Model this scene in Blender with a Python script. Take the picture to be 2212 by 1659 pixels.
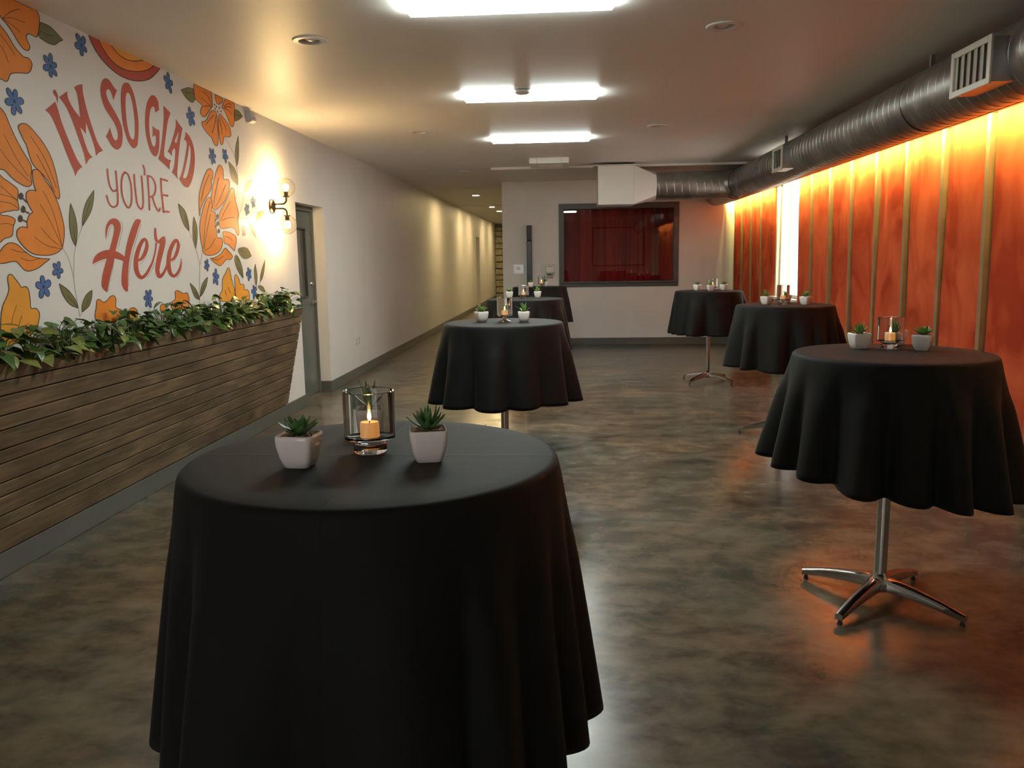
import bpy, bmesh, math, random
from mathutils import Vector, Matrix
from mathutils.geometry import tessellate_polygon

for _o in list(bpy.data.objects):
    bpy.data.objects.remove(_o)
scene = bpy.context.scene
COL = scene.collection
PI = math.pi

# ------------------------------------------------------------------ camera
cam_data = bpy.data.cameras.new('camera')
cam_data.sensor_fit = 'HORIZONTAL'
cam_data.sensor_width = 36.0
cam_data.lens = 36.0 * 1770.0 / 2212.0
cam_data.clip_start = 0.05
cam_data.clip_end = 200
cam = bpy.data.objects.new('camera', cam_data)
COL.objects.link(cam)
_fw = Vector((-0.0689, 0.9861, -0.1511))            # viewing direction
_rt = Vector((0.9976, 0.0669, -0.0154))             # right hand of the picture, a slight roll
_fw.normalize()
_rt = (_rt - _fw * _rt.dot(_fw)).normalized()
_up = _rt.cross(_fw)
_m = Matrix((_rt, _up, -_fw)).transposed().to_4x4()
_m.translation = Vector((0.0, 0.0, 1.476))
cam.matrix_world = _m
scene.camera = cam

# ------------------------------------------------------------------ sky (seen through the windows)
world = bpy.data.worlds.new('sky')
world.use_nodes = True
scene.world = world
_bg = world.node_tree.nodes['Background']
_bg.inputs['Color'].default_value = (1.0, 0.955, 0.91, 1)
_bg.inputs['Strength'].default_value = 3.6

# ------------------------------------------------------------------ exposure and light levels
vs = scene.view_settings
vs.view_transform = 'Standard'
vs.look = 'None'
vs.exposure = 0.0
vs.gamma = 1.0
vs.use_curve_mapping = False
CEILING_LIGHT = 46.0
BULB_LIGHT = 900.0
STRIP_LIGHT = 620.0
HALL_LIGHT = 800.0
FLAME_LIGHT = 40.0
scene.cycles.use_denoising = True
scene.cycles.max_bounces = 6
scene.cycles.diffuse_bounces = 3
scene.cycles.glossy_bounces = 3
scene.cycles.transmission_bounces = 7
scene.cycles.use_light_tree = False
scene.cycles.use_adaptive_sampling = True
scene.cycles.adaptive_threshold = 0.1
scene.cycles.adaptive_min_samples = 16
scene.cycles.transparent_max_bounces = 24
scene.cycles.sample_clamp_indirect = 6.0

# room measures in metres
XL, XR, YB, YF, ZC = -2.72, 2.80, 14.0, -2.5, 2.776
HX, HY = -1.10, 31.2            # hallway right side, hallway end

# ------------------------------------------------------------------ mural outlines in wall metres (along the wall, height)
M_LET=[[[[4.273,2.281,1],[4.367,2.341,1],[4.384,2.308],[4.411,2.235],[4.468,2.137],[4.521,2.058],[4.563,2.024,1],[4.516,1.997],[4.486,1.963,1],[4.477,1.993],[4.43,2.068],[4.375,2.172],[4.319,2.256]],[]],[[[4.356,2.388],[4.373,2.403],[4.388,2.391],[4.396,2.367],[4.385,2.333,1],[4.378,2.364],[4.364,2.374]],[]],[[[4.405,2.37,1],[4.484,2.416,1],[4.489,2.379],[4.528,2.333],[4.586,2.294,1],[4.584,2.364],[4.575,2.422],[4.553,2.451,1],[4.597,2.472],[4.639,2.483,1],[4.636,2.439],[4.656,2.361],[4.692,2.273],[4.738,2.184],[4.788,2.14,1],[4.744,2.123],[4.711,2.101,1],[4.706,2.141],[4.684,2.194],[4.657,2.245],[4.641,2.279,1],[4.633,2.247],[4.629,2.211,1],[4.601,2.229],[4.577,2.239,1],[4.606,2.172],[4.636,2.115],[4.672,2.089,1],[4.634,2.071],[4.601,2.04,1],[4.59,2.098],[4.55,2.18],[4.5,2.275],[4.455,2.336]],[]],[[[5.002,2.519,1],[4.966,2.536],[4.927,2.563],[4.895,2.568],[4.862,2.558],[4.834,2.53],[4.816,2.484],[4.822,2.44],[4.846,2.394],[4.893,2.356],[4.932,2.327],[4.96,2.291],[4.969,2.257],[4.961,2.232],[4.942,2.22],[4.921,2.224],[4.903,2.247],[4.891,2.275],[4.888,2.289,1],[4.86,2.253],[4.832,2.226,1],[4.853,2.211],[4.886,2.181],[4.928,2.166],[4.956,2.168],[4.994,2.189],[5.017,2.228],[5.025,2.277],[5.016,2.323],[4.983,2.365],[4.934,2.409],[4.896,2.443],[4.88,2.474],[4.881,2.494],[4.902,2.508],[4.923,2.505],[4.94,2.48],[4.949,2.452,1],[4.975,2.486]],[]],[[[5.117,2.589],[5.157,2.586],[5.198,2.54],[5.222,2.465],[5.23,2.381],[5.219,2.299],[5.197,2.234],[5.174,2.21],[5.142,2.199],[5.108,2.21],[5.068,2.253],[5.039,2.326],[5.033,2.408],[5.038,2.48],[5.057,2.543],[5.086,2.577]],[[[5.131,2.532],[5.158,2.514],[5.177,2.451],[5.183,2.373],[5.173,2.298],[5.159,2.263],[5.136,2.252],[5.111,2.268],[5.091,2.322],[5.085,2.393],[5.091,2.466],[5.104,2.513]]]],[[[5.515,2.494,1],[5.512,2.542],[5.489,2.57],[5.45,2.577],[5.408,2.561],[5.362,2.515],[5.33,2.453],[5.313,2.388],[5.311,2.318],[5.326,2.258],[5.357,2.204],[5.399,2.181],[5.441,2.192],[5.473,2.238],[5.491,2.306],[5.5,2.359,1],[5.449,2.364],[5.407,2.376,1],[5.405,2.339],[5.395,2.302,1],[5.421,2.315],[5.441,2.315],[5.443,2.293],[5.429,2.259],[5.409,2.243],[5.384,2.253],[5.366,2.301],[5.363,2.364],[5.378,2.429],[5.401,2.478],[5.432,2.502],[5.455,2.496],[5.459,2.468,1]],[]],[[[5.582,2.535,1],[5.678,2.503,1],[5.627,2.437],[5.581,2.331],[5.545,2.241],[5.538,2.197,1],[5.585,2.183],[5.635,2.182,1],[5.612,2.156],[5.602,2.115,1],[5.536,2.141],[5.451,2.169,1],[5.486,2.221],[5.531,2.324],[5.572,2.448]],[]],[[[5.746,2.475,1],[5.842,2.423,1],[5.793,2.334],[5.742,2.204],[5.711,2.106],[5.711,2.061,1],[5.677,2.082],[5.629,2.101,1],[5.664,2.135],[5.692,2.199],[5.707,2.255],[5.685,2.265],[5.66,2.245],[5.65,2.209,1],[5.621,2.227],[5.591,2.235,1],[5.637,2.279],[5.701,2.362],[5.741,2.428]],[[[5.777,2.39],[5.764,2.357],[5.741,2.32],[5.726,2.308],[5.709,2.319],[5.736,2.35]]]],[[[5.882,2.409,1],[5.949,2.383],[5.996,2.326],[6.007,2.242],[5.985,2.161],[5.94,2.086],[5.883,2.031],[5.841,2.017],[5.781,2.029],[5.734,2.067,1],[5.78,2.112],[5.832,2.194],[5.877,2.283],[5.892,2.327],[5.88,2.346],[5.85,2.35,1],[5.878,2.38]],[[[5.931,2.321],[5.946,2.285],[5.929,2.212],[5.894,2.145],[5.854,2.092],[5.82,2.078],[5.798,2.087],[5.839,2.146],[5.883,2.221],[5.913,2.28]]]]]
M_YOU=[[[[4.818,2.036,0.011],[4.818,1.995,0.011],[4.829,1.944,0.0111],[4.854,1.918,0.0111],[4.873,1.914,0.0112],[4.899,1.924,0.0112]],[[4.91,2.035,0.0112],[4.911,1.983,0.0112],[4.91,1.93,0.0112],[4.907,1.877,0.0112],[4.896,1.839,0.0112],[4.858,1.82,0.0111],[4.824,1.824,0.011],[4.799,1.846,0.011],[4.786,1.881,0.011]]],[[[5.011,2.038,0.0115],[5.049,2.028,0.0116],[5.072,1.976,0.0116],[5.073,1.916,0.0116],[5.058,1.855,0.0116],[5.021,1.826,0.0115],[4.988,1.845,0.0114],[4.96,1.897,0.0114],[4.961,1.961,0.0114],[4.979,2.01,0.0114],[5.011,2.038,0.0115],[5.029,2.036,0.0115]]],[[[5.122,2.035,0.0117],[5.12,1.975,0.0117],[5.123,1.909,0.0117],[5.133,1.854,0.0117],[5.167,1.827,0.0118],[5.198,1.844,0.0119],[5.21,1.898,0.0119],[5.213,1.971,0.0119],[5.212,2.035,0.0119]]],[[[5.244,2.105,0.012],[5.258,2.076,0.012],[5.251,2.048,0.012]]],[[[5.292,2.043,0.0121],[5.29,1.972,0.0121],[5.287,1.904,0.0121],[5.28,1.829,0.0121]],[[5.288,2.044,0.0121],[5.338,2.042,0.0122],[5.375,2.014,0.0123],[5.384,1.974,0.0123],[5.362,1.935,0.0123],[5.323,1.915,0.0122],[5.288,1.91,0.0121]],[[5.332,1.915,0.0122],[5.347,1.879,0.0122],[5.376,1.841,0.0123],[5.404,1.826,0.0124],[5.422,1.846,0.0124]]],[[[5.468,2.044,0.0125],[5.461,1.975,0.0125],[5.465,1.899,0.0125],[5.468,1.822,0.0125]],[[5.465,2.042,0.0125],[5.553,2.037,0.0127]],[[5.465,1.937,0.0125],[5.542,1.937,0.0127]],[[5.463,1.828,0.0125],[5.543,1.829,0.0127]]]]
M_HERE=[[[[[4.739,1.623,1],[4.736,1.664],[4.752,1.706],[4.791,1.739],[4.837,1.753],[4.881,1.748],[4.908,1.728],[4.911,1.696],[4.891,1.658],[4.857,1.604],[4.83,1.559],[4.808,1.513],[4.78,1.461],[4.747,1.408],[4.719,1.357],[4.701,1.315,1],[4.668,1.332],[4.648,1.354],[4.651,1.385],[4.676,1.436],[4.719,1.503],[4.763,1.566],[4.802,1.624],[4.829,1.672],[4.834,1.704],[4.815,1.717],[4.791,1.71],[4.768,1.686],[4.751,1.654]],[[4.573,1.481,1],[4.592,1.514],[4.628,1.539],[4.686,1.557],[4.763,1.566],[4.83,1.559],[4.888,1.543],[4.927,1.524,1],[4.911,1.497,1],[4.862,1.508],[4.794,1.516],[4.726,1.514],[4.659,1.503],[4.611,1.493]],[[5.112,1.76],[5.145,1.76],[5.156,1.747],[5.119,1.704],[5.071,1.641],[5.023,1.58],[4.987,1.519],[4.961,1.459],[4.943,1.393],[4.932,1.314,1],[4.902,1.315],[4.875,1.341],[4.866,1.368],[4.879,1.427],[4.905,1.492],[4.928,1.53],[4.957,1.59],[4.999,1.656],[5.045,1.712],[5.083,1.747]]],[]],[[],[[[5.083,1.501,0.0111],[5.133,1.516,0.0201],[5.185,1.559,0.0226],[5.212,1.607,0.0193],[5.192,1.637,0.017],[5.15,1.621,0.0224],[5.097,1.569,0.0267],[5.06,1.508,0.0298],[5.052,1.446,0.0308],[5.076,1.407,0.0277],[5.113,1.394,0.0212],[5.167,1.413,0.0191],[5.225,1.456,0.0159],[5.273,1.501,0.0115],[5.312,1.56,0.0104],[5.333,1.612,0.0116]]]],[[],[[[5.336,1.707,0.014],[5.331,1.67,0.0186],[5.34,1.633,0.0198],[5.377,1.625,0.0223],[5.423,1.646,0.0213],[5.45,1.656,0.0119]],[[5.44,1.653,0.0202],[5.422,1.614,0.0355],[5.384,1.554,0.0352],[5.343,1.49,0.0326],[5.32,1.437,0.029],[5.335,1.402,0.0291],[5.364,1.398,0.0222],[5.412,1.424,0.0177],[5.463,1.471,0.0143]]]],[[],[[[5.512,1.5,0.012],[5.574,1.519,0.0207],[5.62,1.562,0.0233],[5.644,1.608,0.0209],[5.626,1.639,0.0196],[5.585,1.626,0.0243],[5.524,1.573,0.0277],[5.489,1.513,0.0299],[5.48,1.459,0.0299],[5.498,1.413,0.0264],[5.547,1.394,0.0206],[5.602,1.414,0.0183],[5.65,1.457,0.0135],[5.674,1.513,0.0037]]]]]
M_SHADE=[[[4.925,1.74,0.0027],[4.932,1.702,0.0027],[4.905,1.648,0.0027],[4.857,1.572,0.0026]],[[5.157,1.73,0.0028],[5.107,1.664,0.0028],[5.052,1.591,0.0028],[5.007,1.513,0.0027],[4.961,1.426,0.0027],[4.943,1.344,0.0027]],[[4.581,1.472,0.0025],[4.629,1.491,0.0025],[4.705,1.501,0.0026]],[[4.807,1.508,0.0026],[4.771,1.434,0.0026],[4.732,1.372,0.0026],[4.714,1.325,0.0026]],[[5.237,1.602,0.0029],[5.206,1.553,0.0028],[5.146,1.496,0.0028],[5.093,1.477,0.0028]],[[5.174,1.39,0.0028],[5.252,1.444,0.0029],[5.294,1.484,0.0029]],[[5.473,1.648,0.003],[5.439,1.59,0.003],[5.383,1.513,0.0029]],[[5.676,1.618,0.0031],[5.639,1.556,0.0031],[5.571,1.501,0.003],[5.529,1.486,0.003]],[[5.687,1.494,0.0031],[5.651,1.426,0.0031],[5.59,1.38,0.003]],[[4.815,1.709,0.0026],[4.782,1.681,0.0026],[4.759,1.644,0.0026]]]
M_FLOWER=[["orange flower cut off by the corner of the ceiling",[["o",[[3.973,2.766],[4.059,2.774],[4.162,2.774],[4.226,2.774],[4.281,2.774],[4.299,2.738],[4.286,2.688],[4.268,2.649],[4.25,2.639],[4.222,2.64],[4.194,2.639],[4.175,2.62],[4.183,2.6],[4.196,2.58],[4.186,2.561],[4.166,2.552],[4.136,2.557],[4.104,2.58],[4.074,2.611],[4.044,2.636],[4.021,2.651],[4.001,2.659],[3.978,2.693]]],["o",[[3.951,2.627],[3.991,2.619],[4.029,2.594],[4.073,2.55],[4.105,2.53],[4.138,2.516],[4.179,2.517],[4.199,2.496],[4.186,2.464],[4.158,2.441],[4.107,2.431],[4.052,2.419],[4.02,2.405],[3.998,2.374],[3.979,2.365],[3.959,2.369],[3.914,2.395]]]],[[[4.006,2.661,0.0026],[4.077,2.683,0.0026],[4.179,2.688,0.0027]],[[4.006,2.661,0.0026],[4.064,2.652,0.0026],[4.13,2.631,0.0027]],[[4.006,2.661,0.0026],[4.064,2.706,0.0026],[4.139,2.743,0.0027]],[[3.976,2.581,0.0026],[4.029,2.545,0.0026],[4.07,2.506,0.0026]],[[3.968,2.53,0.0026],[3.997,2.499,0.0026],[4.016,2.46,0.0026]]],[]],["large orange tulip-like flower at the left of the lettering",[["o",[[3.889,2.24],[3.92,2.232],[3.95,2.21],[3.976,2.162],[4.01,2.105],[4.054,2.049],[4.096,2.003],[4.112,1.97],[4.1,1.928],[4.1,1.893],[4.075,1.875],[4.035,1.876],[3.968,1.898],[3.906,1.937],[3.845,1.969]]],["o",[[4.04,2.155],[4.052,2.173],[4.08,2.184],[4.12,2.181],[4.171,2.151],[4.23,2.107],[4.28,2.047],[4.308,1.978],[4.322,1.906],[4.327,1.852],[4.315,1.829,1],[4.286,1.843],[4.247,1.906],[4.186,1.954],[4.126,1.989],[4.102,2.038],[4.09,2.077],[4.064,2.113]]],["o",[[3.836,1.913],[3.891,1.897],[3.939,1.879],[3.987,1.852],[3.977,1.803],[3.98,1.757],[3.944,1.75],[3.892,1.742],[3.809,1.742]]],["o",[[3.805,1.72],[3.855,1.721],[3.905,1.719],[3.944,1.704],[3.924,1.67],[3.912,1.63],[3.888,1.618],[3.854,1.611],[3.784,1.588]]],["o",[[4.114,1.941],[4.121,1.959],[4.141,1.966],[4.178,1.959],[4.219,1.915],[4.27,1.865],[4.309,1.795],[4.333,1.716],[4.337,1.66],[4.32,1.603],[4.304,1.569,1],[4.259,1.547],[4.196,1.533],[4.118,1.532],[4.045,1.542],[3.986,1.574],[3.948,1.613],[3.946,1.645],[3.97,1.666],[4.002,1.672],[4.03,1.668,1],[4.034,1.703],[4.057,1.733],[4.086,1.749,1],[4.064,1.774],[4.046,1.808],[4.048,1.837],[4.072,1.855],[4.105,1.859],[4.128,1.857,1],[4.115,1.894]]],["o",[[3.781,1.521],[3.83,1.566],[3.866,1.586],[3.901,1.591],[3.943,1.582],[3.983,1.556],[4.042,1.527],[4.106,1.516],[4.188,1.513,1],[4.141,1.492],[4.079,1.465],[4.012,1.452],[3.976,1.458],[3.952,1.475],[3.921,1.499],[3.878,1.499],[3.826,1.492],[3.777,1.496]]]],[[[4.186,1.862,0.0027],[4.238,1.79,0.0027],[4.274,1.701,0.0028],[4.305,1.578,0.0028]],[[4.151,1.794,0.0027],[4.224,1.705,0.0027],[4.301,1.584,0.0028]],[[4.137,1.674,0.0027],[4.21,1.619,0.0027],[4.299,1.575,0.0028]],[[4.077,1.625,0.0026],[4.175,1.582,0.0027],[4.293,1.567,0.0028]],[[3.861,1.861,0.0025],[3.922,1.827,0.0025],[3.978,1.797,0.0026]],[[3.854,1.822,0.0025],[3.937,1.811,0.0025],[3.978,1.797,0.0026]],[[3.848,1.786,0.0025],[3.923,1.782,0.0025],[3.976,1.76,0.0026]],[[3.831,1.678,0.0025],[3.882,1.684,0.0025],[3.924,1.678,0.0025]],[[3.888,1.561,0.0025],[3.938,1.55,0.0025],[3.999,1.545,0.0026]],[[3.955,1.519,0.0025],[4.02,1.504,0.0026],[4.106,1.516,0.0026]],[[3.888,2.034,0.0025],[3.962,1.971,0.0026],[4.088,1.898,0.0026]],[[3.926,2.11,0.0025],[3.995,2.014,0.0026],[4.079,1.926,0.0026]],[[4.13,2.128,0.0027],[4.228,2.029,0.0027],[4.304,1.887,0.0028]],[[4.163,2.045,0.0027],[4.235,1.953,0.0027],[4.289,1.861,0.0028]],[[4.016,1.814,0.008],[4.05,1.793,0.0081]],[[4.019,1.751,0.0081],[4.058,1.74,0.0081]],[[3.994,1.707,0.008],[4.033,1.696,0.0081]]],[[[3.987,1.822],[4.006,1.84],[4.026,1.83],[4.017,1.81],[3.995,1.805]],[[3.994,1.758],[4.013,1.777],[4.032,1.766],[4.024,1.746],[4.002,1.741]],[[3.964,1.711],[3.983,1.729],[4.002,1.719],[3.994,1.698],[3.972,1.694]]]],["yellow flower at the lower left above the planter leaves",[["y",[[3.85,1.434],[3.872,1.438],[3.895,1.419],[3.921,1.392],[3.936,1.374],[3.968,1.376],[3.988,1.361],[3.994,1.316],[3.993,1.266],[4.028,1.264],[4.053,1.244],[4.053,1.217],[4.032,1.176],[3.999,1.143],[3.821,1.096],[3.747,1.104],[3.762,1.221],[3.785,1.287],[3.821,1.33],[3.844,1.369],[3.842,1.409]]]],[[[3.887,1.287,0.0025],[3.853,1.237,0.0025],[3.833,1.193,0.0025]],[[3.918,1.233,0.0025],[3.877,1.172,0.0025]]],[]],["small orange flower",[["o",[[4.585,1.274],[4.61,1.28],[4.649,1.261],[4.688,1.269],[4.729,1.291],[4.768,1.293],[4.787,1.271],[4.777,1.229],[4.8,1.214],[4.838,1.204],[4.835,1.183],[4.799,1.164],[4.729,1.134],[4.56,1.161],[4.573,1.241]]],["o",[[4.891,1.158],[4.925,1.199],[4.976,1.21],[5.016,1.193],[5.021,1.163],[4.983,1.122]]]],[],[]],["orange flower under the ceiling at the right",[["o",[[6.08,2.774,1],[6.237,2.774],[6.379,2.774,1],[6.38,2.714],[6.379,2.671,1],[6.313,2.625],[6.243,2.575],[6.191,2.562],[6.155,2.581],[6.17,2.618],[6.194,2.643],[6.138,2.658],[6.082,2.673],[6.06,2.714]]],["o",[[6.431,2.767,1],[6.583,2.765,1],[6.567,2.735],[6.496,2.705],[6.455,2.715]]],["o",[[6.629,2.771,1],[6.804,2.774,1],[6.807,2.719],[6.794,2.642],[6.76,2.582],[6.712,2.574],[6.661,2.621],[6.602,2.674],[6.555,2.689,1],[6.588,2.726]]],["o",[[6.374,2.637],[6.421,2.642],[6.448,2.613],[6.448,2.543],[6.45,2.455],[6.422,2.389],[6.388,2.377],[6.349,2.397],[6.322,2.428],[6.243,2.451],[6.184,2.485],[6.17,2.521],[6.227,2.534],[6.273,2.567],[6.322,2.614]]],["o",[[6.507,2.636],[6.591,2.61],[6.676,2.569],[6.701,2.508],[6.661,2.48],[6.568,2.471],[6.539,2.431],[6.512,2.403],[6.479,2.405],[6.471,2.449],[6.464,2.51],[6.471,2.582]]]],[[[6.212,2.751,0.004],[6.309,2.727,0.0041],[6.363,2.677,0.0041]],[[6.183,2.695,0.004],[6.281,2.679,0.004],[6.351,2.666,0.0041]],[[6.213,2.638,0.004],[6.298,2.659,0.0041],[6.362,2.666,0.0041]],[[6.749,2.727,0.0043],[6.678,2.719,0.0043],[6.583,2.693,0.0042]],[[6.752,2.672,0.0043],[6.673,2.691,0.0043],[6.593,2.691,0.0042]],[[6.752,2.746,0.0043],[6.682,2.742,0.0043],[6.596,2.705,0.0042]],[[6.437,2.611,0.0041],[6.392,2.534,0.0041],[6.339,2.465,0.0041]],[[6.394,2.608,0.0041],[6.301,2.554,0.0041],[6.233,2.509,0.004]],[[6.514,2.615,0.0042],[6.584,2.564,0.0042],[6.611,2.523,0.0043]],[[6.489,2.593,0.0042],[6.523,2.536,0.0042],[6.526,2.483,0.0042]]],[[[6.407,2.686],[6.419,2.696],[6.429,2.69],[6.417,2.68]],[[6.437,2.677],[6.45,2.687],[6.46,2.681],[6.447,2.671]],[[6.492,2.678],[6.504,2.688],[6.514,2.682],[6.502,2.671]],[[6.413,2.657],[6.425,2.667],[6.435,2.661],[6.422,2.651]],[[6.458,2.643],[6.47,2.653],[6.48,2.647],[6.467,2.636]],[[6.521,2.656],[6.534,2.666],[6.544,2.66],[6.531,2.65]]]],["orange flower with dark stamens beside the wall lamp",[["o",[[6.262,2.192],[6.305,2.173],[6.294,2.128],[6.264,2.099],[6.26,2.055],[6.211,2.007],[6.12,1.948],[6.049,1.884],[6.016,1.823,1],[6.019,1.916],[6.049,2.003],[6.125,2.103],[6.197,2.17]]],["o",[[6.441,2.238],[6.493,2.219],[6.495,2.165],[6.501,2.134],[6.582,2.141],[6.607,2.111],[6.577,2.044],[6.484,1.964],[6.363,1.902],[6.285,1.882,1],[6.255,1.896],[6.24,1.957],[6.267,2.029],[6.312,2.112],[6.38,2.198]]],["o",[[6.653,2.08],[6.698,2.063],[6.699,1.997],[6.726,1.943],[6.753,1.887],[6.73,1.82],[6.742,1.744],[6.717,1.7],[6.677,1.723],[6.658,1.75],[6.565,1.761],[6.448,1.748],[6.365,1.754],[6.361,1.821],[6.379,1.867],[6.456,1.926],[6.56,2.006],[6.615,2.061]]],["o",[[6.195,1.973],[6.235,1.965],[6.249,1.922],[6.23,1.873],[6.283,1.871],[6.293,1.845],[6.28,1.791],[6.293,1.738],[6.304,1.676],[6.38,1.673],[6.397,1.641],[6.355,1.586],[6.262,1.549],[6.133,1.536],[6.054,1.548],[6.028,1.574,1],[6.003,1.66],[6.008,1.754],[6.065,1.859],[6.139,1.941]]],["o",[[6.409,1.715],[6.467,1.726],[6.581,1.715],[6.661,1.694],[6.671,1.656],[6.633,1.599],[6.617,1.575],[6.561,1.598],[6.496,1.625],[6.429,1.633],[6.424,1.669]]],["o",[[6.146,1.515,1],[6.236,1.522],[6.349,1.55],[6.435,1.596],[6.489,1.578],[6.569,1.532],[6.523,1.504],[6.442,1.504],[6.381,1.477],[6.312,1.457],[6.228,1.478]]]],[[[6.211,1.946,0.004],[6.114,1.793,0.0039],[6.041,1.592,0.0039]],[[6.206,1.849,0.004],[6.122,1.715,0.0039],[6.049,1.583,0.0039]],[[6.26,1.666,0.004],[6.165,1.602,0.004],[6.058,1.574,0.0039]],[[6.234,2.148,0.004],[6.137,2.053,0.004],[6.058,1.936,0.0039]],[[6.402,2.138,0.0041],[6.316,2.006,0.0041],[6.28,1.915,0.004]],[[6.529,2.095,0.0042],[6.397,1.976,0.0041],[6.31,1.908,0.0041]],[[6.6,1.972,0.0042],[6.471,1.881,0.0042],[6.393,1.814,0.0041]],[[6.662,1.845,0.0043],[6.531,1.834,0.0042],[6.391,1.805,0.0041]],[[6.439,1.688,0.0041],[6.529,1.681,0.0042],[6.594,1.655,0.0042]],[[6.171,1.514,0.004],[6.276,1.504,0.004],[6.39,1.532,0.0041]],[[6.329,1.824,0.0082],[6.277,1.8,0.0081]],[[6.324,1.771,0.0081],[6.27,1.755,0.0081]],[[6.338,1.722,0.0082],[6.31,1.71,0.0081]]],[[[6.305,1.837],[6.33,1.856],[6.354,1.844],[6.342,1.823],[6.315,1.821]],[[6.3,1.781],[6.325,1.8],[6.349,1.788],[6.337,1.767],[6.31,1.766]],[[6.312,1.725],[6.337,1.744],[6.361,1.731],[6.349,1.711],[6.323,1.709]]]],["two yellow petals above the planter leaves near the door",[["y",[[6.465,1.44],[6.497,1.426],[6.513,1.379],[6.537,1.312],[6.565,1.264],[6.562,1.178],[6.288,1.183],[6.279,1.238],[6.328,1.268],[6.338,1.328],[6.363,1.368],[6.413,1.4]]],["y",[[6.595,1.377],[6.631,1.377],[6.674,1.342],[6.692,1.303],[6.766,1.296],[6.776,1.251],[6.835,1.252],[6.869,1.223],[6.847,1.164],[6.586,1.177],[6.583,1.273],[6.583,1.33]]]],[[[6.44,1.287,0.0041],[6.478,1.239,0.0042]],[[6.379,1.266,0.0041],[6.395,1.224,0.0041]]],[]],["small orange flower right of the lettering",[["o",[[5.545,1.286],[5.59,1.291],[5.666,1.269],[5.721,1.272],[5.743,1.245],[5.744,1.211],[5.701,1.155],[5.492,1.168],[5.491,1.216],[5.538,1.238]]],["o",[[5.324,1.202],[5.366,1.211],[5.405,1.197],[5.374,1.159],[5.326,1.162]]]],[],[]]]
M_LEAF=[[[4.3,2.718],[4.34,2.726],[4.389,2.724],[4.436,2.707],[4.489,2.683,1],[4.45,2.663],[4.41,2.639],[4.364,2.633],[4.316,2.638],[4.28,2.652]],[[4.417,1.815,1],[4.45,1.746],[4.456,1.664],[4.428,1.58,1],[4.394,1.636],[4.391,1.718]],[[4.657,1.903,1],[4.641,1.842],[4.601,1.774],[4.507,1.691,1],[4.524,1.756],[4.57,1.83]],[[4.246,1.382,1],[4.32,1.345],[4.376,1.291],[4.395,1.242,1],[4.318,1.269],[4.265,1.328]],[[4.547,1.336,1],[4.534,1.29],[4.498,1.245],[4.43,1.217,1],[4.438,1.262],[4.486,1.312]],[[5.86,2.691,1],[5.979,2.729],[6.07,2.736,1],[6.081,2.668,1],[6.028,2.634],[5.955,2.641],[5.896,2.666]],[[6.806,2.714],[6.892,2.724],[6.974,2.692,1],[6.867,2.645],[6.793,2.633]],[[6.854,2.521,1],[6.848,2.426],[6.827,2.329],[6.779,2.263,1],[6.758,2.321],[6.781,2.417]],[[6.613,2.286,1],[6.728,2.243],[6.781,2.174],[6.771,2.111,1],[6.676,2.145],[6.639,2.206]],[[7.083,2.185,1],[7.046,2.12],[6.96,2.074],[6.895,2.064,1],[6.931,2.13]],[[7.347,1.94,1],[7.28,1.885],[7.204,1.85],[7.129,1.847,1],[7.186,1.91]],[[6.97,1.818,1],[7.043,1.784],[7.109,1.692,1],[7.021,1.733]],[[6.691,1.585],[6.806,1.606],[6.906,1.592],[6.975,1.533,1],[6.866,1.511],[6.767,1.523]],[[5.692,1.895,1],[5.78,1.852],[5.823,1.78],[5.829,1.706,1],[5.754,1.752],[5.705,1.831]],[[5.919,1.818,1],[5.958,1.744],[5.95,1.659],[5.912,1.582,1],[5.884,1.64],[5.889,1.733]],[[5.778,1.34,1],[5.856,1.299],[5.905,1.246],[5.915,1.211,1],[5.836,1.24]],[[6.082,1.376,1],[6.044,1.31],[5.986,1.26],[5.928,1.232,1],[5.952,1.296],[6.01,1.346]],[[6.634,1.54],[6.692,1.519],[6.753,1.442],[6.767,1.349,1],[6.683,1.395],[6.621,1.462],[6.613,1.51]],[[7.049,1.467,1],[7.072,1.398],[7.076,1.337],[7.043,1.271,1],[7.016,1.338],[7.022,1.419]],[[7.287,1.501,1],[7.258,1.416],[7.203,1.344],[7.141,1.309,1],[7.173,1.386]],[[7.088,1.275],[7.19,1.266],[7.258,1.212,1],[7.142,1.232]]]
M_VEIN=[[[4.294,2.679,0.0028],[4.341,2.674,0.0028],[4.407,2.682,0.0028]],[[4.425,1.694,0.0028],[4.429,1.586,0.0029]],[[4.605,1.833,0.003],[4.514,1.698,0.0029]],[[4.305,1.32,0.0028],[4.386,1.252,0.0028]],[[4.504,1.285,0.0029],[4.437,1.223,0.0029]],[[5.926,2.688,0.0038],[6.078,2.705,0.0039]],[[6.812,2.678,0.0044],[6.923,2.687,0.0045]],[[6.818,2.422,0.0044],[6.787,2.278,0.0044]],[[6.69,2.23,0.0043],[6.769,2.125,0.0044]],[[7.254,1.899,0.0047],[7.136,1.852,0.0046]],[[6.715,1.58,0.0043],[6.875,1.562,0.0044]],[[5.774,1.819,0.0037],[5.826,1.714,0.0038]],[[5.925,1.717,0.0038],[5.911,1.599,0.0038]],[[5.851,1.274,0.0038],[5.91,1.22,0.0038]],[[6.016,1.32,0.0039],[5.932,1.236,0.0038]],[[6.659,1.472,0.0043],[6.752,1.364,0.0043]]]
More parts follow.
